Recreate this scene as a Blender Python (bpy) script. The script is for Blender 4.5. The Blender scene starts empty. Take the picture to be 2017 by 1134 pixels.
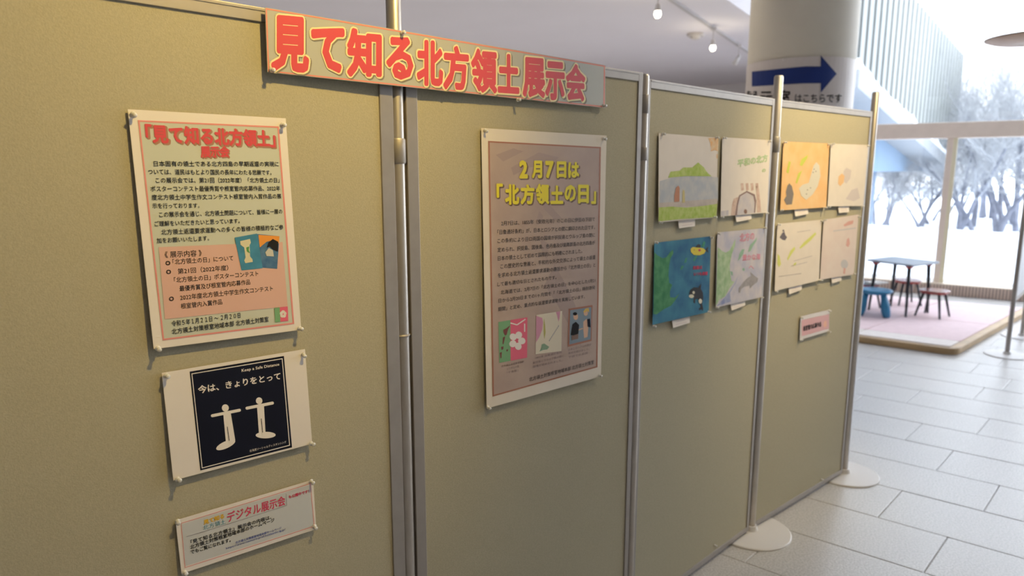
import bpy, bmesh, math, random
from mathutils import Vector, Matrix
random.seed(5)
S = bpy.context.scene
COL = S.collection
V = Vector

# ------------------------------------------------------------------ camera
F, PITCH, ROLL, CH = 1371.343, 0.1677, 0.0005, 1.5309
cp, sp, cr, sr = math.cos(PITCH), math.sin(PITCH), math.cos(ROLL), math.sin(ROLL)
_x, _u = V((1, 0, 0)), V((0, sp, cp))
RIGHT, UP, FWD = cr*_x + sr*_u, -sr*_x + cr*_u, V((0, cp, -sp))
CAM = V((0, 0, CH))
cam = bpy.data.objects.new('camera', bpy.data.cameras.new('camera'))
COL.objects.link(cam)
m = Matrix((RIGHT, UP, -FWD)).transposed().to_4x4(); m.translation = CAM
cam.matrix_world = m
cam.data.sensor_width = 36; cam.data.lens = 36*F/2017
cam.data.clip_start = 0.05; cam.data.clip_end = 300
cam.data.dof.use_dof = True
cam.data.dof.focus_distance = 1.45
cam.data.dof.aperture_fstop = 3.6
S.camera = cam

# ------------------------------------------------------------------ world, lamps, exposure
w = bpy.data.worlds.new('World'); S.world = w; w.use_nodes = True
nt = w.node_tree; bg = nt.nodes['Background']
tc = nt.nodes.new('ShaderNodeTexCoord'); sx = nt.nodes.new('ShaderNodeSeparateXYZ')
rp = nt.nodes.new('ShaderNodeValToRGB')
nt.links.new(tc.outputs['Generated'], sx.inputs[0]); nt.links.new(sx.outputs['Z'], rp.inputs[0])
rp.color_ramp.elements[0].color = (.96, .97, 1, 1); rp.color_ramp.elements[1].color = (.84, .91, 1, 1)
nt.links.new(rp.outputs[0], bg.inputs['Color'])
bg.inputs['Strength'].default_value = 5.8
S.view_settings.view_transform = 'Standard'; S.view_settings.look = 'None'
S.view_settings.exposure = 0.0; S.view_settings.gamma = 1; S.view_settings.use_curve_mapping = False

def area(loc, size, power, color, aim=None, sy=None):
    l = bpy.data.lights.new('fill_light', 'AREA'); l.energy = power; l.color = color
    l.shape = 'RECTANGLE'; l.size = size; l.size_y = sy or size
    o = bpy.data.objects.new('fill_light', l); COL.objects.link(o); o.location = loc
    if aim: o.rotation_euler = (V(aim)-V(loc)).to_track_quat('-Z', 'Y').to_euler()
    return o
def spot(loc, aim, power, color, deg, blend=.8, r=.04):
    l = bpy.data.lights.new('spot_lamp_light', 'SPOT'); l.energy = power; l.color = color
    l.spot_size = math.radians(deg); l.spot_blend = blend; l.shadow_soft_size = r
    o = bpy.data.objects.new('spot_lamp_light', l); COL.objects.link(o); o.location = loc
    o.rotation_euler = (V(aim)-V(loc)).to_track_quat('-Z', 'Y').to_euler()
    return o
WARM = (1, .72, .23); MILD = (1, .93, .84)
area((-1.6, 7.4, .6), 7.0, 62, (1, .93, .87), (-1.6, 7.5, 3))      # added fill, hidden behind the boards to brighten the ceiling
area((1.6, -1.2, 2.85), 3.0, 9, (1, .80, .5))  # added warm fill behind the camera, not a real fitting
spot((0.50, 0.85, 2.82), (-.50, 1.40, 1.78), 122, WARM, 66, 1.0)   # track spots over the boards
spot((1.40, 1.95, 2.82), (.72, 2.44, 1.5), 42, (1, .82, .52), 84, 1.0)
spot((2.05, 2.35, 2.82), (1.36, 3.05, 1.66), 150, (1, .77, .38), 62, 1.0)

# ------------------------------------------------------------------ pixel -> place helpers
def ray(x, y): return FWD + RIGHT*((x-1008.5)/F) - UP*((y-567)/F)
def on_z(x, y, z=0.0):
    d = ray(x, y); return CAM + d*((z-CH)/d.z)
def on_plane(x, y, P, n):
    d = ray(x, y); return CAM + d*((V(P)-CAM).dot(n)/d.dot(n))

# ------------------------------------------------------------------ materials
MATS = {}
def mat(name, color, rough=.6, metal=0, noise=0, scale=40, bump=0, bscale=200, emit=0, trans=0, spec=None, color2=None, stretch=None, coat=0):
    if name in MATS: return MATS[name]
    m = bpy.data.materials.new(name); m.use_nodes = True
    N = m.node_tree; b = N.nodes['Principled BSDF']
    b.inputs['Base Color'].default_value = (*color, 1); b.inputs['Roughness'].default_value = rough
    b.inputs['Metallic'].default_value = metal
    if spec is not None: b.inputs['Specular IOR Level'].default_value = spec
    if trans: b.inputs['Transmission Weight'].default_value = trans
    if coat: b.inputs['Coat Weight'].default_value = coat; b.inputs['Coat Roughness'].default_value = .2
    if emit:
        b.inputs['Emission Color'].default_value = (*color, 1); b.inputs['Emission Strength'].default_value = emit
    t = N.nodes.new('ShaderNodeTexCoord'); src = t.outputs['Object']
    if stretch:
        mp = N.nodes.new('ShaderNodeMapping'); mp.inputs['Scale'].default_value = stretch
        N.links.new(src, mp.inputs[0]); src = mp.outputs[0]
    if noise or color2:
        n = N.nodes.new('ShaderNodeTexNoise'); n.inputs['Scale'].default_value = scale; n.inputs['Detail'].default_value = 4
        N.links.new(src, n.inputs['Vector'])
        r = N.nodes.new('ShaderNodeValToRGB')
        r.color_ramp.elements[0].position = .35; r.color_ramp.elements[1].position = .65
        c2 = color2 or tuple(min(1, c*(1+noise)) for c in color)
        c1 = color if color2 else tuple(c*(1-noise) for c in color)
        r.color_ramp.elements[0].color = (*c1, 1); r.color_ramp.elements[1].color = (*c2, 1)
        N.links.new(n.outputs['Fac'], r.inputs[0]); N.links.new(r.outputs[0], b.inputs['Base Color'])
    if bump:
        n = N.nodes.new('ShaderNodeTexNoise'); n.inputs['Scale'].default_value = bscale; n.inputs['Detail'].default_value = 3
        N.links.new(src, n.inputs['Vector'])
        bp = N.nodes.new('ShaderNodeBump'); bp.inputs['Strength'].default_value = bump; bp.inputs['Distance'].default_value = .002
        N.links.new(n.outputs['Fac'], bp.inputs['Height']); N.links.new(bp.outputs[0], b.inputs['Normal'])
    MATS[name] = m; return m

FABRIC = mat('board_fabric', (.47, .43, .31), .95, noise=.05, scale=260, bump=.25, bscale=420, spec=.1)
ALU = mat('aluminium', (.40, .37, .34), .5, .6, noise=.03, scale=30)
STEEL = mat('pole_steel', (.56, .52, .47), .38, .75, noise=.03, scale=20)
PAPER = mat('white_paper', (.84, .78, .72), .55, noise=.01, scale=8)
CREAMP = mat('cream_paper', (.80, .72, .60), .7, noise=.02, scale=12)
PRINTBG = mat('print_pale_grey', (.60, .62, .52), .5, noise=.01, scale=8)
BLACKP = mat('ink_black', (.02, .02, .022), .7, spec=.15)
GREYINK = mat('ink_grey', (.28, .26, .28), .6)
SHADOWP = mat('ink_shadow', (.25, .22, .16), .6)
WHITEP = mat('ink_white', (.86, .80, .74), .6)
REDP = mat('ink_red', (.70, .075, .09), .5)
PINKL = mat('ink_pink_line', (.80, .30, .27), .5)
PINKBOX = mat('ink_pink_box', (.74, .46, .38), .5)
CREAML = mat('ink_cream', (.93, .80, .45), .5)
NAVY = mat('ink_navy', (.008, .010, .024), .6, spec=.15)
YELLOWP = mat('ink_yellow', (.85, .72, .01), .5)
BROWNP = mat('ink_brown', (.40, .16, .09), .5)
TAUPE = mat('ink_taupe', (.46, .34, .28), .55, color2=(.53, .40, .32), scale=9)
TAUPED = mat('ink_taupe_dark', (.43, .32, .275), .55)
WALLM = mat('wall_paint', (.78, .75, .74), .8, noise=.01, scale=3)
DARKW = mat('wall_dark_panelling', (.22, .17, .12), .7, noise=.1, scale=3)
CEILM = mat('ceiling_paint', (.80, .77, .80), .85, noise=.01, scale=2)

# ------------------------------------------------------------------ mesh helpers
class MB:
    def __init__(s): s.v = []; s.f = []; s.mi = []; s.m = 0
    def poly(s, pts):
        b = len(s.v); s.v += [V(p) for p in pts]; s.f.append(tuple(range(b, b+len(pts)))); s.mi.append(s.m)
    def box(s, lo, hi, M=None):
        b = len(s.v)
        for z in (lo[2], hi[2]):
            for x, y in ((lo[0], lo[1]), (hi[0], lo[1]), (hi[0], hi[1]), (lo[0], hi[1])):
                p = V((x, y, z)); s.v.append(M @ p if M else p)
        for f in ((3, 2, 1, 0), (4, 5, 6, 7), (0, 1, 5, 4), (1, 2, 6, 5), (2, 3, 7, 6), (3, 0, 4, 7)):
            s.f.append(tuple(b+i for i in f)); s.mi.append(s.m)
    def prism(s, pts, lo, hi):     # pts ccw xy
        b = len(s.v); n = len(pts)
        s.v += [V((p[0], p[1], lo)) for p in pts] + [V((p[0], p[1], hi)) for p in pts]
        s.f.append(tuple(b+i for i in reversed(range(n)))); s.f.append(tuple(b+n+i for i in range(n)))
        for i in range(n): s.f.append((b+i, b+(i+1) % n, b+n+(i+1) % n, b+n+i))
        s.mi += [s.m]*(n+2)
    def lathe(s, prof, seg=24, M=None, cap=True):
        b = len(s.v); k = len(prof)
        for i in range(seg):
            a = 2*math.pi*i/seg
            for r, z in prof:
                p = V((r*math.cos(a), r*math.sin(a), z)); s.v.append(M @ p if M else p)
        for i in range(seg):
            j = (i+1) % seg
            for t in range(k-1):
                s.f.append((b+i*k+t, b+j*k+t, b+j*k+t+1, b+i*k+t+1)); s.mi.append(s.m)
        if cap:
            s.f.append(tuple(b+i*k for i in reversed(range(seg)))); s.f.append(tuple(b+i*k+k-1 for i in range(seg))); s.mi += [s.m]*2
    def tube(s, p, q, r0, r1, seg=6):
        p, q = V(p), V(q); d = q-p
        M = Matrix.Translation(p) @ d.to_track_quat('Z', 'Y').to_matrix().to_4x4()
        s.lathe([(r0, 0), (r1, d.length)], seg, M)

def obj(name, mb, mats, parent=None, origin=None, bevel=0, smooth=False):
    """mesh data given in world coordinates; origin = where the object's own origin sits"""
    if parent is not None: origin = parent['_o']
    o0 = V(origin) if origin is not None else V((0, 0, 0))
    me = bpy.data.meshes.new(name)
    me.from_pydata([tuple(v-o0) for v in mb.v], [], mb.f)
    if not isinstance(mats, (list, tuple)): mats = [mats]
    for k in mats: me.materials.append(k)
    me.polygons.foreach_set('material_index', mb.mi)
    if smooth: me.polygons.foreach_set('use_smooth', [True]*len(me.polygons))
    me.update()
    o = bpy.data.objects.new(name, me); COL.objects.link(o)
    if parent is not None: o.parent = parent
    else: o.location = o0
    o['_o'] = tuple(o0)
    if bevel:
        md = o.modifiers.new('bevel', 'BEVEL'); md.width = bevel; md.segments = 2; md.limit_method = 'ANGLE'
    return o
def empty(name, loc):
    o = bpy.data.objects.new(name, None); COL.objects.link(o); o.location = loc; o.empty_display_size = .1
    o['_o'] = tuple(loc); return o
def tag(o, label=None, cat=None, group=None, kind=None):
    if label: o['label'] = label
    if cat: o['category'] = cat
    if group: o['group'] = group
    if kind: o['kind'] = kind
    return o

# ------------------------------------------------------------------ room frame: a along the window wall, b outwards
DA = V((.8406, -.5417, 0)); NB = V((.5417, .8406, 0)); C1 = V((4.40, 9.32, 0))
def W(a, b, z=0): return C1 + DA*a + NB*b + V((0, 0, z))
def wbox(mb, a0, a1, b0, b1, z0, z1):
    b = len(mb.v)
    for z in (z0, z1):
        mb.v += [W(a0, b0, z), W(a1, b0, z), W(a1, b1, z), W(a0, b1, z)]
    for f in ((3, 2, 1, 0), (4, 5, 6, 7), (0, 1, 5, 4), (1, 2, 6, 5), (2, 3, 7, 6), (3, 0, 4, 7)):
        mb.f.append(tuple(b+i for i in f)); mb.mi.append(mb.m)
LOWC, HIC = 2.9, 6.0
AS = -.42
A0, A1, B0 = -12, 8, -14
STONE = mat('floor_stone', (.46, .45, .43), .27, scale=130, color2=(.63, .61, .59), bump=.5, bscale=160)
GROUT = mat('grout', (.42, .41, .40), .8, noise=.1, scale=60)
mb = MB(); wbox(mb, A0, A1, B0, 1.45, -.12, -.003)
floor = tag(obj('floor', mb, GROUT), kind='structure')
# stone tiles, rows and joints where the photograph shows them
U = V((math.cos(math.radians(-39)), math.sin(math.radians(-39)), 0)); NV = V((-U.y, U.x, 0))
TW, TL = .366, .72
jd = V((math.cos(math.radians(46)), math.sin(math.radians(46)), 0)); jv = jd*(TW/jd.dot(NV))
offs = {0: -.302-3*.0, 1: -.539, 2: -.177, 3: -.416, 5: -.313}
tm = MB(); g = .0013
uu = U*TL
P = [U*g+jv*(g/TW), uu-U*g+jv*(g/TW), uu-U*g+jv*(1-g/TW), U*g+jv*(1-g/TW)]
Pi = [p + (sum((q for q in P), V((0, 0, 0)))/4 - p)*.012 for p in P]
b = 0
tm.v = [V((p.x, p.y, -.004)) for p in P] + [V((p.x, p.y, -.0015)) for p in P] + [V((p.x, p.y, 0)) for p in Pi]
for k in (0, 4):
    for i in range(4): tm.f.append((k+i, k+(i+1) % 4, k+4+(i+1) % 4, k+4+i))
tm.f.append((8, 9, 10, 11)); tm.f.append((3, 2, 1, 0)); tm.mi = [0]*len(tm.f)
tile_me = None
rest = MB(); cand = []
rng = random.Random(3)
for k in range(-34, 40):
    c = 2.919 + TW*k
    off = offs.get(k, rng.random()*TL)
    mid = (jv/2).dot(U)
    for j in range(-32, 33):
        o0 = NV*c + U*(off + TL*j - mid)
        cen = o0 + uu/2 + jv/2
        q = cen - C1; a, bb = q.dot(DA), q.dot(NB)
        if not (A0+.1 < a < A1-.1 and B0+.1 < bb < 1.3): continue
        if a > AS and bb > -.45: continue
        d = (cen-CAM); dep = d.dot(FWD)
        sc = 1e9
        if dep > .5:
            px = 1008.5+F*d.dot(RIGHT)/dep; py = 567-F*d.dot(UP)/dep
            vis = 1330 < px < 2080 and 540 < py < 1200 and (px-1340)/(1660-1340) > (1134-py)/(1134-930)*.9
            if vis: sc = -1e4/dep
            elif 1250 < px < 2500 and py > 500: sc = dep
        cand.append((sc, o0))
cand.sort(key=lambda t: t[0])
for n, (sc, o0) in enumerate(cand):
    if n < 290:
        if tile_me is None:
            o = obj('floor_tile', tm, STONE, floor); tile_me = o.data; o.location = o0
        else:
            o = bpy.data.objects.new('floor_tile', tile_me); COL.objects.link(o); o.parent = floor; o.location = o0
        o.location.z = rng.uniform(-.0004, .0004)
    else:
        bb = len(rest.v); rest.v += [v+o0 for v in tm.v]
        rest.f += [tuple(i+bb for i in f) for f in tm.f]; rest.mi += tm.mi
o = obj('floor_tiling', rest, STONE, floor); tag(o, kind='stuff')
# border strip of stone along the window wall
mb = MB(); wbox(mb, AS, A1, -.62, 0, -.006, -.002); obj('border_stone', mb, STONE, floor)

def struct(name, mb, m, **k): return tag(obj(name, mb, m, **k), kind='structure')
mb = MB(); wbox(mb, A0, AS, B0, 1.45, LOWC, LOWC+.2); struct('ceiling', mb, CEILM)
mb = MB(); wbox(mb, AS, A1, B0, .2, HIC, HIC+.2); struct('ceiling', mb, CEILM)
mb = MB(); wbox(mb, AS-.2, AS, B0, .2, LOWC+.2, HIC); struct('wall_upper', mb, WALLM)
mb = MB(); wbox(mb, A0, AS, 1.45, 1.65, -.12, LOWC+.2); struct('wall_back', mb, WALLM)
mb = MB(); wbox(mb, A0-.2, A0, B0, 1.65, -.12, LOWC+.2); struct('wall_left', mb, DARKW)
mb = MB(); wbox(mb, A0-.2, A1+.2, B0-.2, B0, -.12, HIC+.2); struct('wall_front', mb, DARKW)
mb = MB(); wbox(mb, A1, A1+.2, B0, .2, -.12, HIC+.2); struct('wall_right', mb, mat('wall_right_paint', (.50, .49, .47), .8))
mb = MB(); wbox(mb, AS, AS+.14, 0.0, 1.65, -.12, LOWC+.2); struct('wall_return', mb, WALLM)
# corner of a shallow dropped field in the low ceiling
c0, c1, c2 = on_z(1011, 16, LOWC), on_z(960, 0, LOWC), on_z(1080, 0, LOWC)
e1 = (c1-c0).normalized()*3; e2 = (c2-c0).normalized()*3
mb = MB(); mb.prism([c0, c0+e2, c0+e1+e2, c0+e1][::-1] if e1.cross(e2).z > 0 else [c0, c0+e1, c0+e1+e2, c0+e2][::-1], LOWC-.012, LOWC); struct('trim_1', mb, CEILM)

# ------------------------------------------------------------------ window wall
FRAMEM = mat('window_frame_beige', (.93, .81, .69), .5, noise=.02, scale=10)
FRAMEY = mat('window_frame_cream', (.92, .86, .62), .4)  # jamb colour; on the mullions it paints their gold-lit side
GL = bpy.data.materials.new('window_glass'); GL.use_nodes = True
N = GL.node_tree; N.nodes.clear(); out = N.nodes.new('ShaderNodeOutputMaterial'); mx = N.nodes.new('ShaderNodeMixShader')
tr = N.nodes.new('ShaderNodeBsdfTransparent'); tr.inputs[0].default_value = (.96, .98, 1, 1)
gs = N.nodes.new('ShaderNodeBsdfGlossy'); gs.inputs['Roughness'].default_value = .02
mx.inputs[0].default_value = .05; N.links.new(tr.outputs[0], mx.inputs[1]); N.links.new(gs.outputs[0], mx.inputs[2]); N.links.new(mx.outputs[0], out.inputs[0])
win = tag(empty('window_1', W(0, 0)), kind='structure')
TB0, TB1 = 1.917, 2.105
mb = MB(); wbox(mb, AS+.14, A1, -.08, .08, TB0, TB1); obj('transom', mb, FRAMEM, win, bevel=.006)
mull = [1.17, 3.8, 6.4]
for a in mull:
    mb = MB(); wbox(mb, a-.055, a+.01, -.06, .06, .02, TB0)
    o = obj('mullion', mb, FRAMEM, win, bevel=.004)
    mb = MB(); wbox(mb, a+.01, a+.055, -.058, .055, .02, TB0); obj('mullion_lit_side', mb, FRAMEY, win)  # cream strip paints the gold light on the mullion's right side
edges = [AS+.14]+mull+[A1]
for i in range(len(edges)-1):
    mb = MB(); wbox(mb, edges[i]+.05, edges[i+1]-.05, .0, .008, .02, TB0); obj('pane', mb, GL, win)
for i in range(2):
    x0, x1 = ((AS+.14, 3.8+2.6), (6.4, A1))[i]
    mb = MB(); wbox(mb, x0+.01, x1-.01, .0, .008, TB1, HIC); obj('pane', mb, GL, win)
mb = MB(); wbox(mb, 6.37, 6.43, -.05, .05, TB1, HIC); obj('mullion', mb, FRAMEM, win)
mb = MB(); wbox(mb, AS+.14, AS+.19, -.05, .05, .02, HIC); obj('jamb', mb, FRAMEY, win)
mb = MB(); wbox(mb, AS+.14, A1, -.03, .10, -.12, .02); obj('sill', mb, FRAMEM, win)
# slatted kick board in front of the glass
mb = MB(); wbox(mb, AS+.2, A1, -.12, -.085, .0, .12); kb = struct('baseboard_window', mb, mat('kick_board_back', (.42, .30, .25), .6))
mb = MB()
a = AS+.2
while a < 7.9: wbox(mb, a, a+.022, -.135, -.12, 0.0, .13); a += .034
tag(obj('slats', mb, mat('kick_board_slat', (.84, .68, .58), .5), kb), kind='stuff')
mb = MB(); wbox(mb, AS+.2, A1, -.14, -.03, .13, .142); obj('top_rail', mb, mat('kick_board_rail', (.86, .74, .60), .5), kb)

# ------------------------------------------------------------------ column with its sign
def yaw(x, y): d = ray(x, y); return math.atan2(d.x, d.y)
aL, aR = yaw(1473, 110), yaw(1688, 110)
DC = 5.6; cy = (aL+aR)/2; CC = V((math.sin(cy)*DC, math.cos(cy)*DC, 0)); CR = DC*math.sin((aR-aL)/2)
mb = MB(); mb.lathe([(CR, 0), (CR, HIC)], 64, Matrix.Translation(CC))
colm = mat('column_paint', (.88, .81, .67), .55, noise=.02, scale=4)
column = struct('wall_column', mb, colm, origin=CC, smooth=False)
for p in column.data.polygons: p.use_smooth = len(p.vertices) == 4
def on_cyl(x, y, r):
    d = ray(x, y); dx, dy = d.x, d.y; ox, oy = CAM.x-CC.x, CAM.y-CC.y
    A = dx*dx+dy*dy; B = 2*(ox*dx+oy*dy); C = ox*ox+oy*oy-r*r; D = max(0, B*B-4*A*C)
    t = (-B-math.sqrt(D))/(2*A); return CAM+d*t
ztop = on_cyl(1580, 112, CR).z; zbot = ztop-.42
SR = CR+.003
toC = math.atan2(-CC.y, -CC.x)
mb = MB(); n = 30; h0, h1 = toC-math.radians(84), toC+math.radians(80)
for i in range(n):
    t0, t1 = h0+(h1-h0)*i/n, h0+(h1-h0)*(i+1)/n
    q = [(math.cos(t0), math.sin(t0)), (math.cos(t1), math.sin(t1))]
    for r in (SR,):
        mb.poly([(CC.x+q[0][0]*r, CC.y+q[0][1]*r, zbot), (CC.x+q[1][0]*r, CC.y+q[1][1]*r, zbot), (CC.x+q[1][0]*r, CC.y+q[1][1]*r, ztop), (CC.x+q[0][0]*r, CC.y+q[0][1]*r, ztop)])
SIGNP = mat('sign_paper', (.86, .78, .72), .4)
sign = tag(obj('direction_sign', mb, SIGNP, origin=CC+V((0, 0, zbot))), 'white paper sign with dark blue right arrow wrapped round the column', 'sign')
md = sign.modifiers.new('s', 'SOLIDIFY'); md.thickness = .001; md.offset = 1
def z1(x, y): return (1180+x*.415, y*.415)
mb = MB(); k = 16
def strip(f_top, f_bot, x0, x1, n):
    for i in range(n):
        xa, xb = x0+(x1-x0)*i/n, x0+(x1-x0)*(i+1)/n
        mb.poly([on_cyl(*z1(xa, f_bot(xa)), SR+.004), on_cyl(*z1(xb, f_bot(xb)), SR+.004), on_cyl(*z1(xb, f_top(xb)), SR+.004), on_cyl(*z1(xa, f_top(xa)), SR+.004)])
strip(lambda x: 340-25*min(1, ((x-725)/250)), lambda x: 410-15*min(1, (x-725)/250), 725, 1052, 14)
strip(lambda x: 272+(x-1060)/68*78, lambda x: 430-(x-1060)/68*80, 1052, 1128, 6)
obj('arrow', mb, mat('arrow_blue', (.012, .04, .22), .5), sign)

# ------------------------------------------------------------------ text
_tc = {}; _pk = 0
def glyphs(s):
    key = s
    if key in _tc: return _tc[key]
    c = bpy.data.curves.new('t', 'FONT'); c.body = s; c.size = 1; c.resolution_u = 2
    c.dimensions = '2D'; c.fill_mode = 'FRONT'
    o = bpy.data.objects.new('t', c); COL.objects.link(o)
    dg = bpy.context.evaluated_depsgraph_get(); dg.update()
    me = o.evaluated_get(dg).to_mesh()
    vs = [(v.co.x, v.co.y) for v in me.vertices]; fs = [tuple(p.vertices) for p in me.polygons]
    o.evaluated_get(dg).to_mesh_clear()
    bpy.data.objects.remove(o); bpy.data.curves.remove(c)
    _tc[key] = (vs, fs); return _tc[key]
def put(mb, s, bold, fn, ybox=(-.1, .84)):
    """fn(u,v)->point; u over the ink width, v over ybox (or the ink height if None)"""
    vs, fs = glyphs(s)
    if not vs: return
    x0, x1 = min(v[0] for v in vs), max(v[0] for v in vs)
    y0, y1 = ybox if ybox else (min(v[1] for v in vs), max(v[1] for v in vs))
    x0 -= bold; x1 += bold
    if not ybox: y0 -= bold; y1 += bold
    global _pk
    n = 1 if bold < .004 else 4 if bold < .03 else 14
    for k in range(n):
        dx = bold*math.cos(2*math.pi*(k+.5)/n) if n > 1 else 0; dy = bold*math.sin(2*math.pi*(k+.5)/n) if n > 1 else 0
        _pk = k*1.2e-5; b = len(mb.v)
        mb.v += [fn((x+dx-x0)/(x1-x0), (y+dy-y0)/(y1-y0)) for x, y in vs]
        mb.f += [tuple(i+b for i in f) for f in fs]; mb.mi += [mb.m]*len(fs)
    _pk = 0
mb = MB()
def cylfn(q):
    def f(u, v):
        x = (q[0]+(q[2]-q[0])*u); y = q[3]+(q[1]-q[3])*v; return on_cyl(*z1(x, y), SR+.004)
    return f
put(mb, '展', .02, cylfn((697, 430, 752, 500))); put(mb, '示', .02, cylfn((762, 430, 822, 500))); put(mb, '室', .02, cylfn((850, 428, 908, 498)))
put(mb, 'はこちらです', .012, cylfn((930, 445, 1152, 488)))
tag(obj('lettering', mb, BLACKP, sign), kind='stuff')
mb = MB(); p = on_cyl(*z1(876, 283), SR+.002)
o = V((p.x-CC.x, p.y-CC.y, 0)).normalized(); mb.lathe([(.001, -.006), (.008, 0), (.008, .005), (.001, .006)], 10, Matrix.Translation(p+o*.002))
obj('tape_piece', mb, WHITEP, sign)

# ------------------------------------------------------------------ display boards and poles
J = [(-.89602864, .93812777), (-.25153797, 1.56632502), (.39186928, 2.14347711), (1.01590638, 2.75716896), (1.67963317, 3.32732373)]
J = [V((x, y, 0)) for x, y in J]
class Plane:
    def __init__(s, A, B, off=0):
        s.u = (B-A).normalized(); s.n = V((s.u.y, -s.u.x, 0)); s.A = A+s.n*off
        s.L = (B-A).length
    def px(s, x, y, off=0): return on_plane(x, y, s.A, s.n)+s.n*off
PL = [Plane(J[i], J[i+1]) for i in range(4)]
TH = .032
def board(i, top, gl, gr, fl, fr, label, ft=.026):
    p = PL[i]; n = p.n
    root = tag(empty('display_board', p.A+p.u*(p.L/2)), label, 'display board')
    s0, s1 = gl, p.L-gr; zb = .02
    def bx(mb, a0, a1, d0, d1, z0, z1):
        M = Matrix((p.u, n, V((0, 0, 1)))).transposed().to_4x4(); M.translation = p.A
        mb.box((a0, d0, z0), (a1, d1, z1), M); 
    mb = MB(); bx(mb, s0+fl, s1-fr, -TH+.004, -.004, zb+.02, top-ft)
    # keep normals outwards whatever the handedness
    obj('fabric_panel', mb, FABRIC, root)
    for a, b_ in ((s0, s0+fl), (s1-fr, s1)):
        mb = MB(); bx(mb, a, b_, -TH, 0, zb, top); obj('frame_stile', mb, ALU, root, bevel=.0015)
    mb = MB(); bx(mb, s0+fl, s1-fr, -TH, 0, top-ft, top); bx(mb, s0+fl, s1-fr, -TH-.001, .0012, top-.007, top-.001); obj('frame_rail', mb, ALU, root, bevel=.001)
    mb = MB(); bx(mb, s0+fl, s1-fr, -TH, 0, zb, zb+.02); obj('frame_rail', mb, ALU, root, bevel=.001)
    return root
board(0, 1.828, .02, .010, .03, .034, 'olive beige fabric display board, nearest and leftmost, with three notices below the banner')
board(1, 1.8157, .024, .004, .030, .020, 'beige fabric display board holding the single tall brown notice')
board(2, 1.8005, .018, .012, .020, .018, 'beige fabric display board holding the orca and green hill drawings')
board(3, 1.80, .012, .008, .018, .018, 'beige fabric display board farthest right, holding the orange seal drawing')
DISC = mat('disc_white', (.70, .68, .66), .45, noise=.01, scale=6)
def post(i, top, r, label, clips=(), disc=.15, pxs=None):
    p = PL[min(i, 3)]
    base = V(J[i])
    d = base.normalized()
    c = base + d*(.013/abs(d.dot(p.n)))
    if pxs: # pole centre on its sight line
        dd = ray(*pxs); dd = V((dd.x, dd.y, 0)).normalized(); c = dd*c.length
    root = tag(empty('board_post', c), label, 'post', 'posts between the display boards' if 0 else None)
    T = Matrix.Translation(c)
    mb = MB(); mb.lathe([(r*.75, .004), (r, .01), (r, top-.006), (r*.8, top), (.002, top+.001)], 28, T); obj('pole', mb, STEEL, root, smooth=True)
    mb = MB(); mb.lathe([(disc, 0), (disc, .005), (disc-.004, .008), (.03, .011), (.024, .03), (.001, .031)], 56, T); o = obj('base_disc', mb, DISC, root)
    for z0, z1_ in clips:
        mb = MB(); mb.lathe([(r+.001, z0), (r+.0028, z0+.003), (r+.0028, z1_-.003), (r+.001, z1_)], 20, T, cap=False); obj('clip', mb, ALU, root, smooth=True)
    return c
post(1, 2.15, .0165, 'bright steel post between first and second boards, rising behind the banner', [(1.545, 1.60), (1.15, 1.156)], pxs=(778.5, 150))
post(2, 1.815, .0125, 'thin steel post between the tall brown notice and the green hill drawing', [(1.70, 1.755), (1.56, 1.60)], pxs=(1270, 170))
post(3, 1.8904, .0175, 'steel post standing in front of the arrow sign, between third and fourth boards', [(1.60, 1.66)], disc=.165, pxs=(1533.5, 160))
post(4, 1.8904, .0165, 'last steel post at the right end of the row of boards', [], disc=.165, pxs=(1724, 200))

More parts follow.
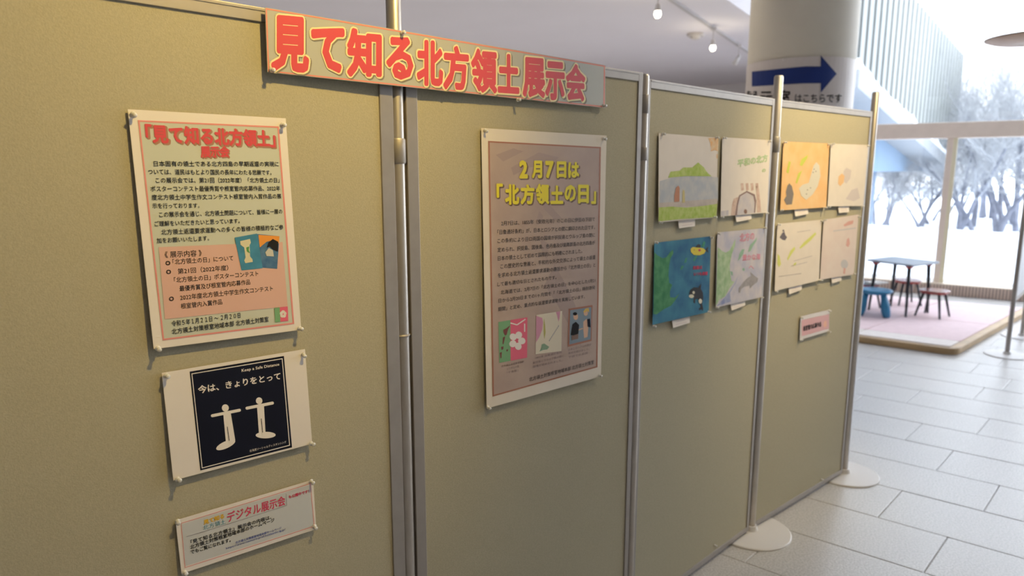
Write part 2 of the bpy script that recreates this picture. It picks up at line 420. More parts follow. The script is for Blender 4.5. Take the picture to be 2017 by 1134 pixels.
# ------------------------------------------------------------------ sheets pinned on the boards
def ZF(ox, oy, s): return lambda x, y: (ox+x*s, oy+y*s)
class Sheet:
    """a sheet of paper on a board plane; prints are children; positions in photo px"""
    def __init__(s, name, plane, quad, m, label, cat, off=.0015, lift=.004, curl=0, group=None, th=.0004):
        s.p = plane; s.q = [plane.px(*c) for c in quad]   # TL TR BR BL
        s.off, s.lift, s.curl = off, lift, curl
        s.ztop = max(q.z for q in s.q); s.h = s.ztop-min(q.z for q in s.q)
        s.u0 = (s.q[0]-plane.A).dot(plane.u); s.w = (s.q[1]-plane.A).dot(plane.u)-s.u0
        c = sum(s.q, V((0, 0, 0)))/4; s.c = c
        mb = MB(); n = 8; TL, TR, BR, BL = s.q
        P = {}
        for lay in (0, 1):
            for i in range(n+1):
                for j in range(n+1):
                    a, b = i/n, j/n
                    pt = (TL*(1-a)+TR*a)*(1-b)+(BL*(1-a)+BR*a)*b
                    P[lay, i, j] = len(mb.v); mb.v.append(s.at(pt, -th if lay == 0 else 0))
        for i in range(n):
            for j in range(n):
                mb.f.append((P[1, i, j+1], P[1, i+1, j+1], P[1, i+1, j], P[1, i, j]))
                mb.f.append((P[0, i, j], P[0, i+1, j], P[0, i+1, j+1], P[0, i, j+1]))
        ring = [(i, 0) for i in range(n)]+[(n, j) for j in range(n)]+[(i, n) for i in range(n, 0, -1)]+[(0, j) for j in range(n, 0, -1)]
        for k in range(len(ring)):
            a, b = ring[k], ring[(k+1) % len(ring)]
            mb.f.append((P[0, *a], P[1, *a], P[1, *b], P[0, *b]))
        mb.mi = [0]*len(mb.f)
        s.o = tag(obj(name, mb, m, origin=c), label, cat, group); s.label = label
    def at(s, pt, lay):
        t = (s.ztop-pt.z)/max(s.h, 1e-4); u = ((pt-s.p.A).dot(s.p.u)-s.u0)/max(s.w, 1e-4)
        return pt+s.p.n*(s.off+s.lift*t+s.curl*(2*u-1)**2+lay+_pk)
    def P(s, xy, k=1): return s.at(s.p.px(*xy), .00025*k)
    def dense(s, pts, step=9):
        r = []
        for i in range(len(pts)):
            a, b = pts[i], pts[(i+1) % len(pts)]; n = max(1, int(math.dist(a, b)/step))
            r += [(a[0]+(b[0]-a[0])*t/n, a[1]+(b[1]-a[1])*t/n) for t in range(n)]
        return r
    def poly(s, mb, pts, k=1):
        if len(pts) == 4:   # gridded so that it follows the curl of the sheet
            n = 8; TL, TR, BR, BL = [V((*p, 0)) for p in pts]; b = len(mb.v)
            for i in range(n+1):
                for j in range(n+1):
                    a, c = i/n, j/n; q = (TL*(1-a)+TR*a)*(1-c)+(BL*(1-a)+BR*a)*c; mb.v.append(s.P((q.x, q.y), k))
            for i in range(n):
                for j in range(n):
                    mb.f.append((b+i*(n+1)+j, b+(i+1)*(n+1)+j, b+(i+1)*(n+1)+j+1, b+i*(n+1)+j+1)); mb.mi.append(mb.m)
        else: mb.poly([s.P(p, k) for p in pts])
    def ell(s, mb, c, rx, ry, k=1, ang=0, n=20):
        ca, sa = math.cos(ang), math.sin(ang)
        mb.poly([s.P((c[0]+rx*math.cos(t)*ca-ry*math.sin(t)*sa, c[1]+rx*math.cos(t)*sa+ry*math.sin(t)*ca), k) for t in [2*math.pi*i/n for i in range(n)]])
    def frame(s, mb, q, w, k=1):
        """line frame; q outer quad px, w inset px"""
        cx = sum(p[0] for p in q)/4; cyy = sum(p[1] for p in q)/4
        L = []
        for i in range(4):
            p = V(q[i]); a = (V(q[(i+1) % 4])-p).normalized(); b = (V(q[i-1])-p).normalized(); L.append(tuple(p+(a+b)*w))
        for i in range(4):
            j = (i+1) % 4; s.poly(mb, [q[i], q[j], L[j], L[i]], k)
    def line(s, mb, a, b, w, k=1):
        d = V((b[0]-a[0], b[1]-a[1])).normalized()*w/2; s.poly(mb, [(a[0]-d.y, a[1]+d.x), (b[0]-d.y, b[1]+d.x), (b[0]+d.y, b[1]-d.x), (a[0]+d.y, a[1]-d.x)], k)
    def text(s, mb, t, a, b, h, k=2, bold=.0, ybox=(-.1, .84)):
        """a, b baseline ends px, h height px at the left end"""
        A, B, T = s.p.px(*a), s.p.px(*b), s.p.px(a[0], a[1]-h); hh = (T-A).length
        put(mb, t, bold, lambda u, v: s.at(A+(B-A)*u+V((0, 0, hh*v)), .00025*k), ybox)
    last = None
    def add(s, name, mb, m):
        nest = name in ('orange_sky', 'dark_shape', 'white_shape', 'vase_shape', 'green_shape', 'map_land_pink', 'map_land_yellow', 'map_land_green', 'map_islands', 'picture_figures', 'dark_robe', 'navy_coat', 'blond_hair', 'brown_skirt', 'leg_gap', 'white_patches')
        o = obj(name, mb, m, s.last if nest else s.o)
        if not nest: s.last = o
        if any(k in name for k in ('lettering', 'islands', 'shadow', 'outline', 'headline', 'captions', 'map_', 'marks', 'flower', 'figures', 'lines', 'patches', 'strokes', 'shade', 'stones', 'orca', 'fish', 'line', 'sun', 'water', 'print', 'green_land')): o['kind'] = 'stuff'
        return o

pin_mb = MB()
pin_mb.lathe([(.0022, 0), (.0048, .0012), (.0050, .0022), (.0027, .0034), (.0024, .0075), (.0042, .0095), (.0042, .0112), (.0015, .0124)], 14)
PINM = mat('clear_plastic', (.97, .96, .93), .06, trans=.35, coat=1)  # whitened base colour paints in the bright glints of the pins
PINM.node_tree.nodes['Principled BSDF'].inputs['IOR'].default_value = 1.45
pin_me = None
prng = random.Random(9)
def pins(sh, pts, what, group):
    global pin_me
    for xy, corner in pts:
        p = sh.at(sh.p.px(*xy), .0002)
        if pin_me is None:
            o = obj('push_pin', pin_mb, PINM, smooth=True); pin_me = o.data
        else:
            o = bpy.data.objects.new('push_pin', pin_me); COL.objects.link(o)
        o.location = p
        ax = sh.p.n + V((prng.uniform(-.2, .2), prng.uniform(-.2, .2), prng.uniform(-.25, .15)))
        o.rotation_euler = ax.to_track_quat('Z', 'Y').to_euler()
        tag(o, f'clear push pin at the {corner} of the {what}', 'push pin', group)
CN = ['top left corner', 'top right corner', 'bottom right corner', 'bottom left corner']

# --- notice 1
Z = ZF(240, 200, .441)
s = Sheet('notice', PL[0], [(251, 215), (562, 233), (590, 648), (300, 686)], PAPER, 'large white notice with red headline and pink box, topmost on the left board', 'notice', lift=.006)
mb = MB(); s.poly(mb, [Z(74, 90), Z(694, 117), Z(756, 987), Z(181, 1055)], 1); s.add('printed_field', mb, PRINTBG)
mb = MB(); s.frame(mb, [Z(70, 83), Z(699, 111), Z(762, 990), Z(176, 1063)], 3.2, 2); s.add('border_line', mb, PINKL)
mb = MB(); s.poly(mb, [Z(164, 656), Z(716, 634), Z(739, 920), Z(192, 976)], 2); s.add('box_shadow', mb, SHADOWP) if 0 else None
mb = MB(); s.poly(mb, [Z(160, 649), Z(712, 626), Z(733, 912), Z(186, 969)], 3); s.add('pink_box', mb, PINKBOX)
mb = MB(); s.text(mb, '「見て知る北方領土」', Z(112, 188), Z(690, 208), 35, 2, .075); s.text(mb, '展示会', Z(356, 254), Z(483, 252), 22, 2, .075); s.add('headline_shadow', mb, mat('ink_brown_shadow', (.42, .22, .14), .5))
mb = MB(); s.text(mb, '「見て知る北方領土」', Z(106, 183), Z(684, 203), 35, 3, .042); s.text(mb, '展示会', Z(350, 250), Z(478, 248), 22, 3, .045); s.add('headline', mb, REDP)
mb = MB()
for t, a, b, h in (
    ('日本固有の領土である北方四島の早期返還の実現に', (140, 290), (697, 290), 25), ('ついては、道民はもとより国民の長年にわたる悲願です。', (115, 326), (665, 328), 25),
    ('この展示会では、第21回（2022年度）「北方領土の日」', (148, 364), (700, 362), 25), ('ポスターコンテスト最優秀賞や根室管内応募作品、2022年', (125, 402), (703, 398), 25),
    ('度北方領土中学生作文コンテスト根室管内入賞作品の展', (130, 440), (708, 433), 25), ('示を行っております。', (133, 477), (343, 475), 24),
    ('この展示会を通じ、北方領土問題について、皆様に一層の', (163, 517), (712, 501), 25), ('ご理解をいただきたいと思っています。', (142, 557), (522, 543), 24),
    ('北方領土返還要求運動への多くの皆様の積極的なご参', (172, 595), (716, 571), 25), ('加をお願いいたします。', (152, 632), (385, 620), 24),
    ('《 展示内容 》', (187, 697), (352, 689), 29), ('◎', (190, 732), (212, 730), 23), ('「北方領土の日」について', (222, 727), (492, 709), 25),
    ('◎', (193, 771), (215, 769), 23), ('第21回（2022年度）', (245, 769), (470, 752), 25), ('「北方領土の日」ポスターコンテスト', (228, 808), (603, 777), 25),
    ('最優秀賞及び根室管内応募作品', (252, 846), (567, 815), 25), ('◎', (205, 891), (227, 888), 23), ('2022年度北方領土中学生作文コンテスト', (255, 886), (668, 843), 25),
    ('根室管内入賞作品', (258, 924), (442, 903), 25), ('令和５年１月２１日 ～ ２月２０日', (217, 1002), (523, 963), 26), ('北方領土対策根室地域本部 北方領土対策室', (217, 1037), (648, 980), 26)):
    s.text(mb, t, Z(*a), Z(*b), h*.441, 4, .012)
s.add('lettering', mb, BLACKP)
mb = MB(); s.poly(mb, [Z(597, 590), Z(698, 600), Z(687, 745), Z(622, 740)], 4); s.add('small_picture', mb, mat('ink_deep_blue', (.05, .14, .30), .5, color2=(.10, .22, .36), scale=60))
mb = MB(); mb.poly([s.P(Z(*p), 5) for p in ((604, 594), (698, 600), (695, 632), (668, 618), (640, 625), (610, 650))]); s.add('orange_sky', mb, mat('ink_orange', (.85, .33, .04), .5))
mb = MB(); mb.poly([s.P(Z(*p), 6) for p in ((648, 628), (668, 612), (692, 625), (690, 668), (668, 660), (655, 645), (640, 652))]); s.add('dark_shape', mb, BLACKP)
mb = MB(); mb.poly([s.P(Z(*p), 6) for p in ((650, 652), (668, 662), (672, 690), (640, 688), (634, 672))]); s.add('white_shape', mb, mat('ink_pale', (.62, .60, .52), .5))
mb = MB(); s.poly(mb, [Z(498, 606), Z(598, 588), Z(622, 742), Z(528, 752)], 5); s.add('small_picture', mb, mat('ink_sea_blue', (.06, .26, .42), .5, noise=.1, scale=50))
mb = MB(); mb.poly([s.P(Z(*p), 6) for p in ((522, 622), (566, 612), (570, 628), (564, 640), (566, 690), (576, 702), (578, 714), (545, 720), (540, 708), (546, 694), (540, 650), (524, 638))]); s.add('vase_shape', mb, mat('ink_cream_vase', (.72, .66, .44), .5))
mb = MB(); mb.poly([s.P(Z(*p), 7) for p in ((549, 650), (562, 645), (560, 662), (566, 676), (552, 668))]); s.add('green_shape', mb, mat('ink_green', (.12, .38, .12), .5))
FLG = mat('ink_map_green', (.20, .42, .20), .5); FLP = mat('ink_rose', (.80, .14, .22), .5)
mb = MB(); s.poly(mb, [Z(673, 919), Z(697, 916), Z(700, 980), Z(677, 983)], 4); s.add('emblem_green', mb, FLG)
mb = MB(); s.poly(mb, [Z(697, 916), Z(733, 912), Z(735, 976), Z(700, 980)], 4); s.add('emblem_red', mb, FLP)
mb = MB()
for i in range(5):
    t = i*2*math.pi/5-1.57; s.ell(mb, (Z(712, 946)[0]+3.8*math.cos(t), Z(712, 946)[1]+4.6*math.sin(t)), 2.9, 3.6, 5, t)
s.add('emblem_flower', mb, WHITEP)
pins(s, zip([(261, 225), (555, 246), (586, 645), (308, 684)], CN), 'large notice with red headline', 'push pins on the left board')

# --- distance notice
Z = ZF(300, 680, .4004)
s = Sheet('distance_notice', PL[0], [(318, 734), (600, 687), (612, 872), (339, 944)], PAPER, 'white sheet with navy square and two white figures with outstretched arms', 'notice', lift=.005)
mb = MB(); s.poly(mb, [Z(182, 128), Z(645, 51), Z(680, 497), Z(230, 610)], 1); s.add('navy_square', mb, NAVY)
mb = MB(); s.frame(mb, [Z(190, 137), Z(638, 62), Z(670, 488), Z(237, 600)], 1.6, 2); s.add('border_line', mb, WHITEP)
for (hx, hy, hr), arm, body, slit, foot in (
    ((355, 305, 17), ((291, 343), (424, 316)), ((344, 328), (380, 322), (402, 462), (356, 470)), ((363, 396), (372, 464)), ((355, 485), 51, 17, -.42)),
    ((521, 270, 16), ((461, 306), (586, 281)), ((510, 294), (544, 289), (551, 436), (519, 440)), ((530, 356), (536, 424)), ((551, 437), 49, 16, -.02))):
    mb = MB(); s.ell(mb, Z(hx, hy), hr*.4, hr*.42, 2, 0, 24)
    s.line(mb, Z(*arm[0]), Z(*arm[1]), 5.8, 2)
    for e in arm: s.ell(mb, Z(*e), 2.9, 2.9, 2.05)
    s.poly(mb, [Z(*p) for p in body], 2.1); s.ell(mb, Z(*foot[0]), foot[1]*.4, foot[2]*.4, 2.2, foot[3], 28)
    s.add('white_figure', mb, WHITEP)
    mb = MB(); s.line(mb, Z(*slit[0]), Z(*slit[1]), 1.2, 4); s.add('leg_gap', mb, NAVY)
mb = MB(); s.text(mb, 'Keep a Safe Distance', Z(437, 131), Z(622, 99), 7.5, 2, .02)
s.text(mb, '今は、きょりをとって', Z(223, 237), Z(628, 166), 15.5, 2, .025)
s.text(mb, '北海道ソーシャルディスタンシング', Z(472, 521), Z(652, 476), 5, 2, 0); s.add('lettering', mb, WHITEP)
pins(s, zip([(326, 739), (596, 697), (609, 871), (347, 941)], CN), 'navy distance notice', 'push pins on the left board')

# --- digital strip
s = Sheet('announcement_strip', PL[0], [(345, 1024), (616, 944), (621, 1040), (356, 1128)], PAPER, 'narrow white strip with pink outline, lowest sheet on the left board', 'notice', lift=.003)
mb = MB(); s.poly(mb, [Z(143, 878), Z(772, 684), Z(788, 882), Z(160, 1080)], 1); s.add('printed_field', mb, mat('ink_paper_grey', (.62, .63, .62), .5))
mb = MB(); s.frame(mb, [Z(138, 872), Z(776, 676), Z(793, 886), Z(156, 1090)], 1.1, 2); s.add('border_line', mb, PINKL)
mb = MB(); s.text(mb, '見て知る', Z(250, 880), Z(352, 846), 9, 3, .05); s.add('yellow_lettering', mb, mat('ink_ochre', (.75, .45, .03), .5))
mb = MB(); s.text(mb, '北方領土', Z(248, 907), Z(358, 874), 9.5, 3, .0); s.add('teal_lettering', mb, mat('ink_teal', (.03, .25, .33), .5))
mb = MB(); s.text(mb, 'デジタル展示会', Z(366, 870), Z(652, 782), 20, 3, .02); s.text(mb, 'も公開中です！', Z(668, 752), Z(768, 722), 6.5, 3, .03); s.add('headline', mb, mat('ink_crimson', (.65, .04, .10), .5))
mb = MB(); s.line(mb, Z(165, 938), Z(400, 866), .8, 3); s.line(mb, Z(400, 866), Z(658, 784), .8, 3); s.line(mb, Z(658, 784), Z(655, 728), .8, 3); s.add('rule_line', mb, GREYINK)
mb = MB()
s.text(mb, '「見て知る北方領土」展示会の内容は、', Z(186, 975), Z(582, 850), 8.5, 3, .025)
s.text(mb, '北方領土対策根室地域本部のホームページ', Z(183, 1000), Z(597, 864), 8.5, 3, .025)
s.text(mb, 'でもご覧になれます。', Z(185, 1024), Z(382, 962), 8.5, 3, .025); s.add('lettering', mb, BLACKP)
mb = MB(); s.text(mb, '北方領土対策根室地域本部ホームページ', Z(405, 973), Z(630, 899), 5, 3, .02); s.text(mb, 'https://www.nemuro.pref.hokkaido.lg.jp/', Z(358, 1000), Z(650, 905), 5, 3, .01); s.add('blue_lettering', mb, mat('ink_blue', (.05, .08, .35), .5))
pins(s, zip([(349, 1025), (611, 946), (617, 1034), (361, 1125)], CN), 'narrow pink outlined strip', 'push pins on the left board')

# --- banner across the first post
BP = Plane(J[1]-PL[0].u*.38, J[1]+PL[1].u*.56)
Z = ZF(500, 0, .357)
s = Sheet('title_banner', BP, [(518, 16), (1188, 129), (1187, 213), (523, 143)], mat('banner_pale', (.50, .50, .44), .35, coat=.3), 'long banner with red Japanese title stretched across the first two boards', 'banner', off=.009, lift=0, th=.0008)
mb = MB(); s.frame(mb, [(519, 17.5), (1187, 130), (1186, 212), (524, 142)], 2.6, 1); s.add('border_line', mb, mat('ink_salmon', (.80, .28, .22), .5))
BAN = [('見', 82, 292, 92, 402), ('て', 302, 487, 152, 402), ('知', 500, 692, 163, 432), ('る', 716, 866, 205, 442), ('北', 884, 1030, 225, 478), ('方', 1030, 1172, 255, 500), ('領', 1183, 1328, 272, 515), ('土', 1330, 1450, 300, 517), ('展', 1468, 1592, 320, 540), ('示', 1592, 1700, 342, 555), ('会', 1706, 1814, 355, 560)]
def ban(name, m, bold, k, grow, dx=0, dy=0, bold_em=0):
    mb = MB()
    for ch, x0, x1, yt, yb in BAN:
        xl, xr = x0-grow+dx, x1+grow+dx; hw = (xr-xl)/2
        st, sb = .150, .108
        q = [s.p.px(*Z(xl, yt-grow-st*hw*.6+dy)), s.p.px(*Z(xr, yt-grow+st*hw*.6+dy)), s.p.px(*Z(xr, yb+grow+sb*hw*.6+dy)), s.p.px(*Z(xl, yb+grow-sb*hw*.6+dy))]
        put(mb, ch, bold, lambda u, v: s.at((q[3]*(1-u)+q[2]*u)*(1-v)+(q[0]*(1-u)+q[1]*u)*v, .00025*k), None)
        if name == 'letter': obj(name, mb, m, s.o); mb = MB()
    if name != 'letter': s.add(name, mb, m)
ban('letter_shadow', SHADOWP, .075, 2, 9, 7, 7)
ban('letter_outline', CREAML, .075, 3, 9)
ban('letter', REDP, .045, 4, 0)
pins(s, [((530, 139), 'bottom left corner'), ((1014, 197), 'bottom edge'), ((1183, 209), 'bottom right corner'), ((787, 67), 'top edge')], 'long red title banner', 'push pins on the title banner')

# --- tall brown notice
ZA, ZB = ZF(930, 240, .2823), ZF(930, 540, .2469)
s = Sheet('notice', PL[1], [(947, 252), (1194, 267), (1180, 740), (955, 803)], CREAMP, 'tall notice with yellow headline on brown ground, alone on the second board', 'notice', lift=.006)
s.o.name = 'tall_notice'
mb = MB(); s.poly(mb, [(962, 279.5), (1181, 291), (1172, 720), (968, 777)], 1); s.add('printed_field', mb, TAUPE)
mb = MB(); s.frame(mb, [(960.5, 277.5), (1182.5, 289.5), (1173, 722), (966.5, 779.5)], 2.8, 2); s.add('border_line', mb, BROWNP)
mb = MB()
for q in (((1005, 330), (1060, 300), (1100, 310), (1080, 325), (1040, 330), (1010, 345)), ((975, 305), (1010, 292), (1030, 298), (990, 318)), ((1065, 395), (1078, 400), (1105, 430), (1090, 432), (1070, 412)),
          ((1070, 560), (1090, 520), (1112, 560), (1130, 600), (1145, 650), (1140, 680), (1118, 640), (1095, 600)), ((1062, 470), (1080, 480), (1075, 510), (1066, 500)), ((1060, 415), (1068, 425), (1064, 440), (1056, 430))):
    mb.poly([s.P(p, 2) for p in q])
s.add('map_shape', mb, TAUPED)
H1 = ((('2'), 322, 382, 128), ('月', 410, 482, 125), ('7', 503, 562, 122), ('日', 583, 650, 118), ('は', 662, 740, 112))
H2 = (('「', 163, 208, 100), ('北', 222, 322, 145), ('方', 330, 428, 142), ('領', 436, 530, 145), ('土', 538, 628, 130), ('の', 636, 716, 118), ('日', 730, 806, 132), ('」', 822, 856, 90))
def head(name, m, bold, k, d, gr):
    mb = MB()
    for row, base in ((H1, lambda x: 396-(x-322)*.012), (H2, lambda x: 580-(x-165)*.018)):
        for ch, x0, x1, h in row:
            yb = base((x0+x1)/2)+gr*.5; dy = {'「': -50, '」': 5, 'の': -15}.get(ch, 0)
            s.text(mb, ch, ZA(x0-gr+d, yb+d+dy), ZA(x1+gr+d, yb+d+dy-1), (h+gr)*.2823, k, bold, None)
    s.add(name, mb, m)
head('headline_shadow', mat('ink_dark_brown', (.16, .09, .05), .5), .06, 3, 7, 3)
head('headline', YELLOWP, .05, 4, 0, 0)
mb = MB()
for Zf, t, a, b, h in (
    (ZA, '2月7日は、1855年（安政元年）のこの日に伊豆の下田で', (195, 724), (848, 692), 33), (ZA, '「日魯通好条約」が、日本とロシアとの間に調印された日です。', (168, 785), (848, 748), 33),
    (ZA, 'この条約により日ロ両国の国境が択捉島とウルップ島の間に', (168, 846), (848, 802), 33), (ZA, '定められ、択捉島、国後島、色丹島及び歯舞群島の北方四島が', (168, 909), (848, 855), 33),
    (ZA, '日本の領土として初めて国際的にも明確にされました。', (170, 968), (758, 914), 33), (ZA, 'この歴史的な意義と、平和的な外交交渉によって領土の返還', (188, 1024), (850, 957), 33),
    (ZA, 'を求める北方領土返還要求運動の趣旨から「北方領土の日」と', (170, 1086), (850, 1010), 33), (ZB, 'して最も適切な日とされたものです。', (190, 96), (660, 38), 34),
    (ZB, '北海道では、2月7日の「北方領土の日」を中心とした1月21', (215, 160), (970, 62), 34), (ZB, '日から2月20日までの1ヶ月間を「「北方領土の日」特別啓発', (198, 227), (968, 116), 34),
    (ZB, '期間」と定め、重点的な返還要求運動を実施しています。', (195, 294), (885, 190), 34), (ZB, '北方領土対策根室地域本部 北方領土対策室', (440, 852), (955, 712), 36)):
    s.text(mb, t, Zf(*a), Zf(*b), h*(.2823 if Zf is ZA else .2469), 4, .006)
s.add('lettering', mb, mat('ink_soft_black', (.06, .05, .05), .6))
mb = MB()
for t, a, b in (('北方領土返還要求運動', (218, 740), (398, 700)), ('シンボルの花', (262, 760), (358, 738)), ('「千島桜」', (262, 790), (352, 768)),
                ('1855年 日魯通好条約', (488, 672), (700, 626)), ('択捉島とウルップ島の間に', (470, 712), (715, 655)), ('国境が定められました。', (470, 742), (705, 690)),
                ('日本とロシアの代表が', (752, 608), (935, 565)), ('条約を結びました。', (752, 636), (920, 600)), ('下田での会談', (752, 668), (908, 630))):
    s.text(mb, t, ZB(*a), ZB(*b), 4.6, 3, 0)
s.add('captions', mb, mat('ink_caption', (.22, .16, .16), .6))
mb = MB(); s.poly(mb, [ZB(197, 378), ZB(292, 362), ZB(292, 685), ZB(202, 702)], 3); s.add('picture_green', mb, FLG)
mb = MB(); s.poly(mb, [ZB(292, 362), ZB(428, 340), ZB(424, 660), ZB(292, 685)], 3); s.add('picture_red', mb, FLP)
mb = MB()
for q in (((235, 440), (262, 425), (290, 402), (272, 440), (262, 478), (248, 485), (236, 460)), ((232, 500), (250, 490), (244, 520), (236, 555), (228, 550)), ((216, 575), (236, 570), (234, 592), (220, 600)), ((206, 622), (222, 615), (220, 660), (212, 668)), ((258, 598), (272, 592), (270, 608), (260, 612))):
    mb.poly([s.P(ZB(*p), 4) for p in q])
s.add('picture_islands', mb, mat('ink_dark_red', (.20, .05, .04), .5))
mb = MB()
for i in range(5):
    t = i*2*math.pi/5-1.2; c = ZB(343, 525); s.ell(mb, (c[0]+9.6*math.cos(t), c[1]+11.5*math.sin(t)), 7.2, 6.6, 4+.1*i, t)
s.line(mb, ZB(292, 385), ZB(345, 400), 2.2, 4); s.line(mb, ZB(345, 400), ZB(412, 355), 2.2, 4); s.line(mb, ZB(405, 390), ZB(405, 455), 2.2, 4)
s.add('picture_flower', mb, WHITEP)
mb = MB(); s.poly(mb, [ZB(497, 322), ZB(705, 290), ZB(697, 608), ZB(492, 634)], 3); s.add('picture_map', mb, mat('ink_map_cream', (.74, .66, .50), .5))
mb = MB(); mb.poly([s.P(ZB(*p), 4) for p in ((497, 328), (545, 345), (552, 380), (545, 440), (520, 500), (495, 540))]); mb.poly([s.P(ZB(*p), 4) for p in ((655, 298), (690, 292), (684, 345), (675, 375), (665, 330))]); s.add('map_land_pink', mb, mat('ink_orchid', (.66, .30, .40), .5))
mb = MB(); mb.poly([s.P(ZB(*p), 4) for p in ((560, 345), (568, 400), (572, 460), (562, 515), (556, 470), (556, 400))]); s.add('map_land_yellow', mb, mat('ink_olive', (.50, .45, .12), .5))
mb = MB(); mb.poly([s.P(ZB(*p), 4) for p in ((540, 555), (560, 548), (600, 575), (585, 595), (550, 600), (522, 612), (535, 585))]); s.add('map_land_green', mb, mat('ink_sage', (.25, .38, .25), .5))
mb = MB()
for i in range(9): s.line(mb, ZB(600+i*9, 530-i*14), ZB(604+i*9, 516-i*14), 1.2, 4)
s.add('map_islands', mb, GREYINK)
mb = MB(); s.poly(mb, [ZB(757, 272), ZB(947, 243), ZB(938, 527), ZB(748, 576)], 3); s.add('picture_frame', mb, BROWNP)
mb = MB(); s.poly(mb, [ZB(768, 284), ZB(938, 258), ZB(930, 515), ZB(760, 556)], 4); s.add('picture_ground', mb, mat('ink_slate', (.22, .29, .34), .5))
SK = mat('ink_skin', (.74, .46, .30), .5)
mb = MB(); s.ell(mb, ZB(812, 335), 4.6, 6.4, 5); s.ell(mb, ZB(892, 305), 4.2, 5.8, 5); s.line(mb, ZB(835, 440), ZB(868, 428), 2, 5); mb.poly([s.P(ZB(*p), 5) for p in ((872, 375), (900, 350), (912, 420), (905, 495), (878, 505), (872, 440))]); s.add('picture_figures', mb, SK)
mb = MB(); mb.poly([s.P(ZB(*p), 6) for p in ((785, 395), (812, 375), (838, 400), (832, 470), (795, 485), (770, 480))]); s.ell(mb, ZB(806, 312), 4.2, 3.2, 6); s.add('dark_robe', mb, BLACKP)
mb = MB(); mb.poly([s.P(ZB(*p), 6) for p in ((902, 355), (925, 350), (930, 420), (905, 415))]); s.add('navy_coat', mb, NAVY)
mb = MB(); mb.poly([s.P(ZB(*p), 6) for p in ((872, 295), (890, 270), (915, 265), (918, 300), (902, 290), (882, 305))]); s.add('blond_hair', mb, mat('ink_gold', (.75, .50, .10), .5))
mb = MB(); mb.poly([s.P(ZB(*p), 6) for p in ((780, 485), (832, 472), (830, 510), (778, 522))]); s.add('brown_skirt', mb, mat('ink_walnut', (.22, .13, .09), .5))
pins(s, zip([(954, 257), (1188, 273), (1176, 738), (957, 800)], CN), 'tall brown notice', 'push pins on the second board')

# --- children's drawings
def wash(name, c, c2, sc=30): return mat(name, c, .8, color2=c2, scale=sc)
DR = mat('drawing_paper', (.74, .66, .56), .75, noise=.02, scale=20)
def drawing(i, quad, label, m=DR, lift=.007, curl=0):
    return Sheet('drawing', PL[i], quad, m, label, 'drawing', lift=lift, curl=curl, group="children's drawings on the boards")
def P6(s, Z, mb, pts, k): mb.poly([s.P(Z(*p), k) for p in pts])
Z = ZF(1260, 240, .194)
s = drawing(2, [(1297, 262), (1414, 271), (1405.5, 428), (1292, 437.5)], 'drawing of a green hill above a pale blue sea, top left on third board')
mb = MB(); P6(s, Z, mb, [(190, 602), (300, 568), (450, 550), (600, 550), (782, 562), (775, 800), (600, 790), (178, 830)], 1); s.add('sea', mb, wash('crayon_sea', (.44, .46, .48), (.56, .54, .50)))
mb = MB(); P6(s, Z, mb, [(178, 822), (600, 790), (770, 778), (765, 845), (400, 860), (174, 870)], 2); s.add('shore', mb, wash('crayon_shore', (.50, .43, .36), (.58, .50, .42)))
G1 = wash('crayon_lime', (.36, .48, .06), (.50, .58, .16), 60)
mb = MB(); P6(s, Z, mb, [(172, 868), (300, 858), (450, 868), (620, 852), (768, 830), (752, 965), (400, 985), (166, 1008)], 3); P6(s, Z, mb, [(272, 566), (300, 505), (392, 495), (430, 462), (520, 462), (582, 412), (640, 462), (665, 505), (715, 552), (600, 550), (450, 550)], 3); s.add('green_land', mb, G1)
mb = MB(); P6(s, Z, mb, [(330, 812), (332, 745), (352, 665), (375, 645), (388, 670), (382, 808)], 4); s.add('brown_figure', mb, mat('crayon_rust', (.50, .22, .12), .8))
mb = MB(); P6(s, Z, mb, [(412, 820), (416, 700), (425, 685), (438, 700), (440, 818)], 4); s.add('yellow_figure', mb, mat('crayon_mustard', (.60, .50, .22), .8))
mb = MB(); P6(s, Z, mb, [(690, 165), (795, 162), (790, 300), (755, 285), (715, 300), (712, 220)], 2); P6(s, Z, mb, [(768, 330), (785, 325), (782, 375), (770, 372)], 2); s.add('orange_sun', mb, wash('crayon_orange', (.78, .42, .16), (.76, .58, .36), 60))
pins(s, zip([(1303.6, 264), (1409, 271), (1402, 427), (1294, 437)], CN), 'green hill drawing', 'push pins on the third board')
s = drawing(2, [(1422, 270), (1517, 276), (1507, 418.5), (1415, 426)], 'pale drawing with a brown stone arch and green letters, top right on third board')
mb = MB(); P6(s, Z, mb, [(945, 948), (965, 830), (990, 745), (1070, 700), (1150, 735), (1165, 800), (1150, 920), (1138, 922), (1148, 820), (1135, 750), (1070, 715), (1003, 755), (978, 840), (965, 946)], 2); s.add('arch_line', mb, mat('crayon_umber', (.26, .17, .15), .8))
mb = MB()
for x in (1010, 1060, 1110, 1160): P6(s, Z, mb, [(x, 625), (x+28, 620), (x+32, 690), (x+6, 700)], 1)
P6(s, Z, mb, [(1160, 640), (1190, 650), (1205, 780), (1212, 915), (1170, 918), (1170, 790)], 1); P6(s, Z, mb, [(935, 780), (985, 760), (960, 860), (945, 945), (905, 948), (915, 850)], 1)
s.add('arch_stones', mb, wash('crayon_terracotta', (.52, .34, .26), (.66, .50, .40), 60))
mb = MB(); P6(s, Z, mb, [(1003, 760), (1070, 718), (1132, 752), (1146, 820), (1140, 920), (968, 944), (980, 840)], 1); P6(s, Z, mb, [(805, 905), (880, 895), (878, 948), (800, 955)], 1); s.add('water', mb, wash('crayon_lilac', (.52, .48, .50), (.62, .56, .52)))
mb = MB(); s.ell(mb, Z(1052, 908), 3.2, 4.6, 3); s.add('brown_animal', mb, mat('crayon_brown', (.22, .12, .08), .8))
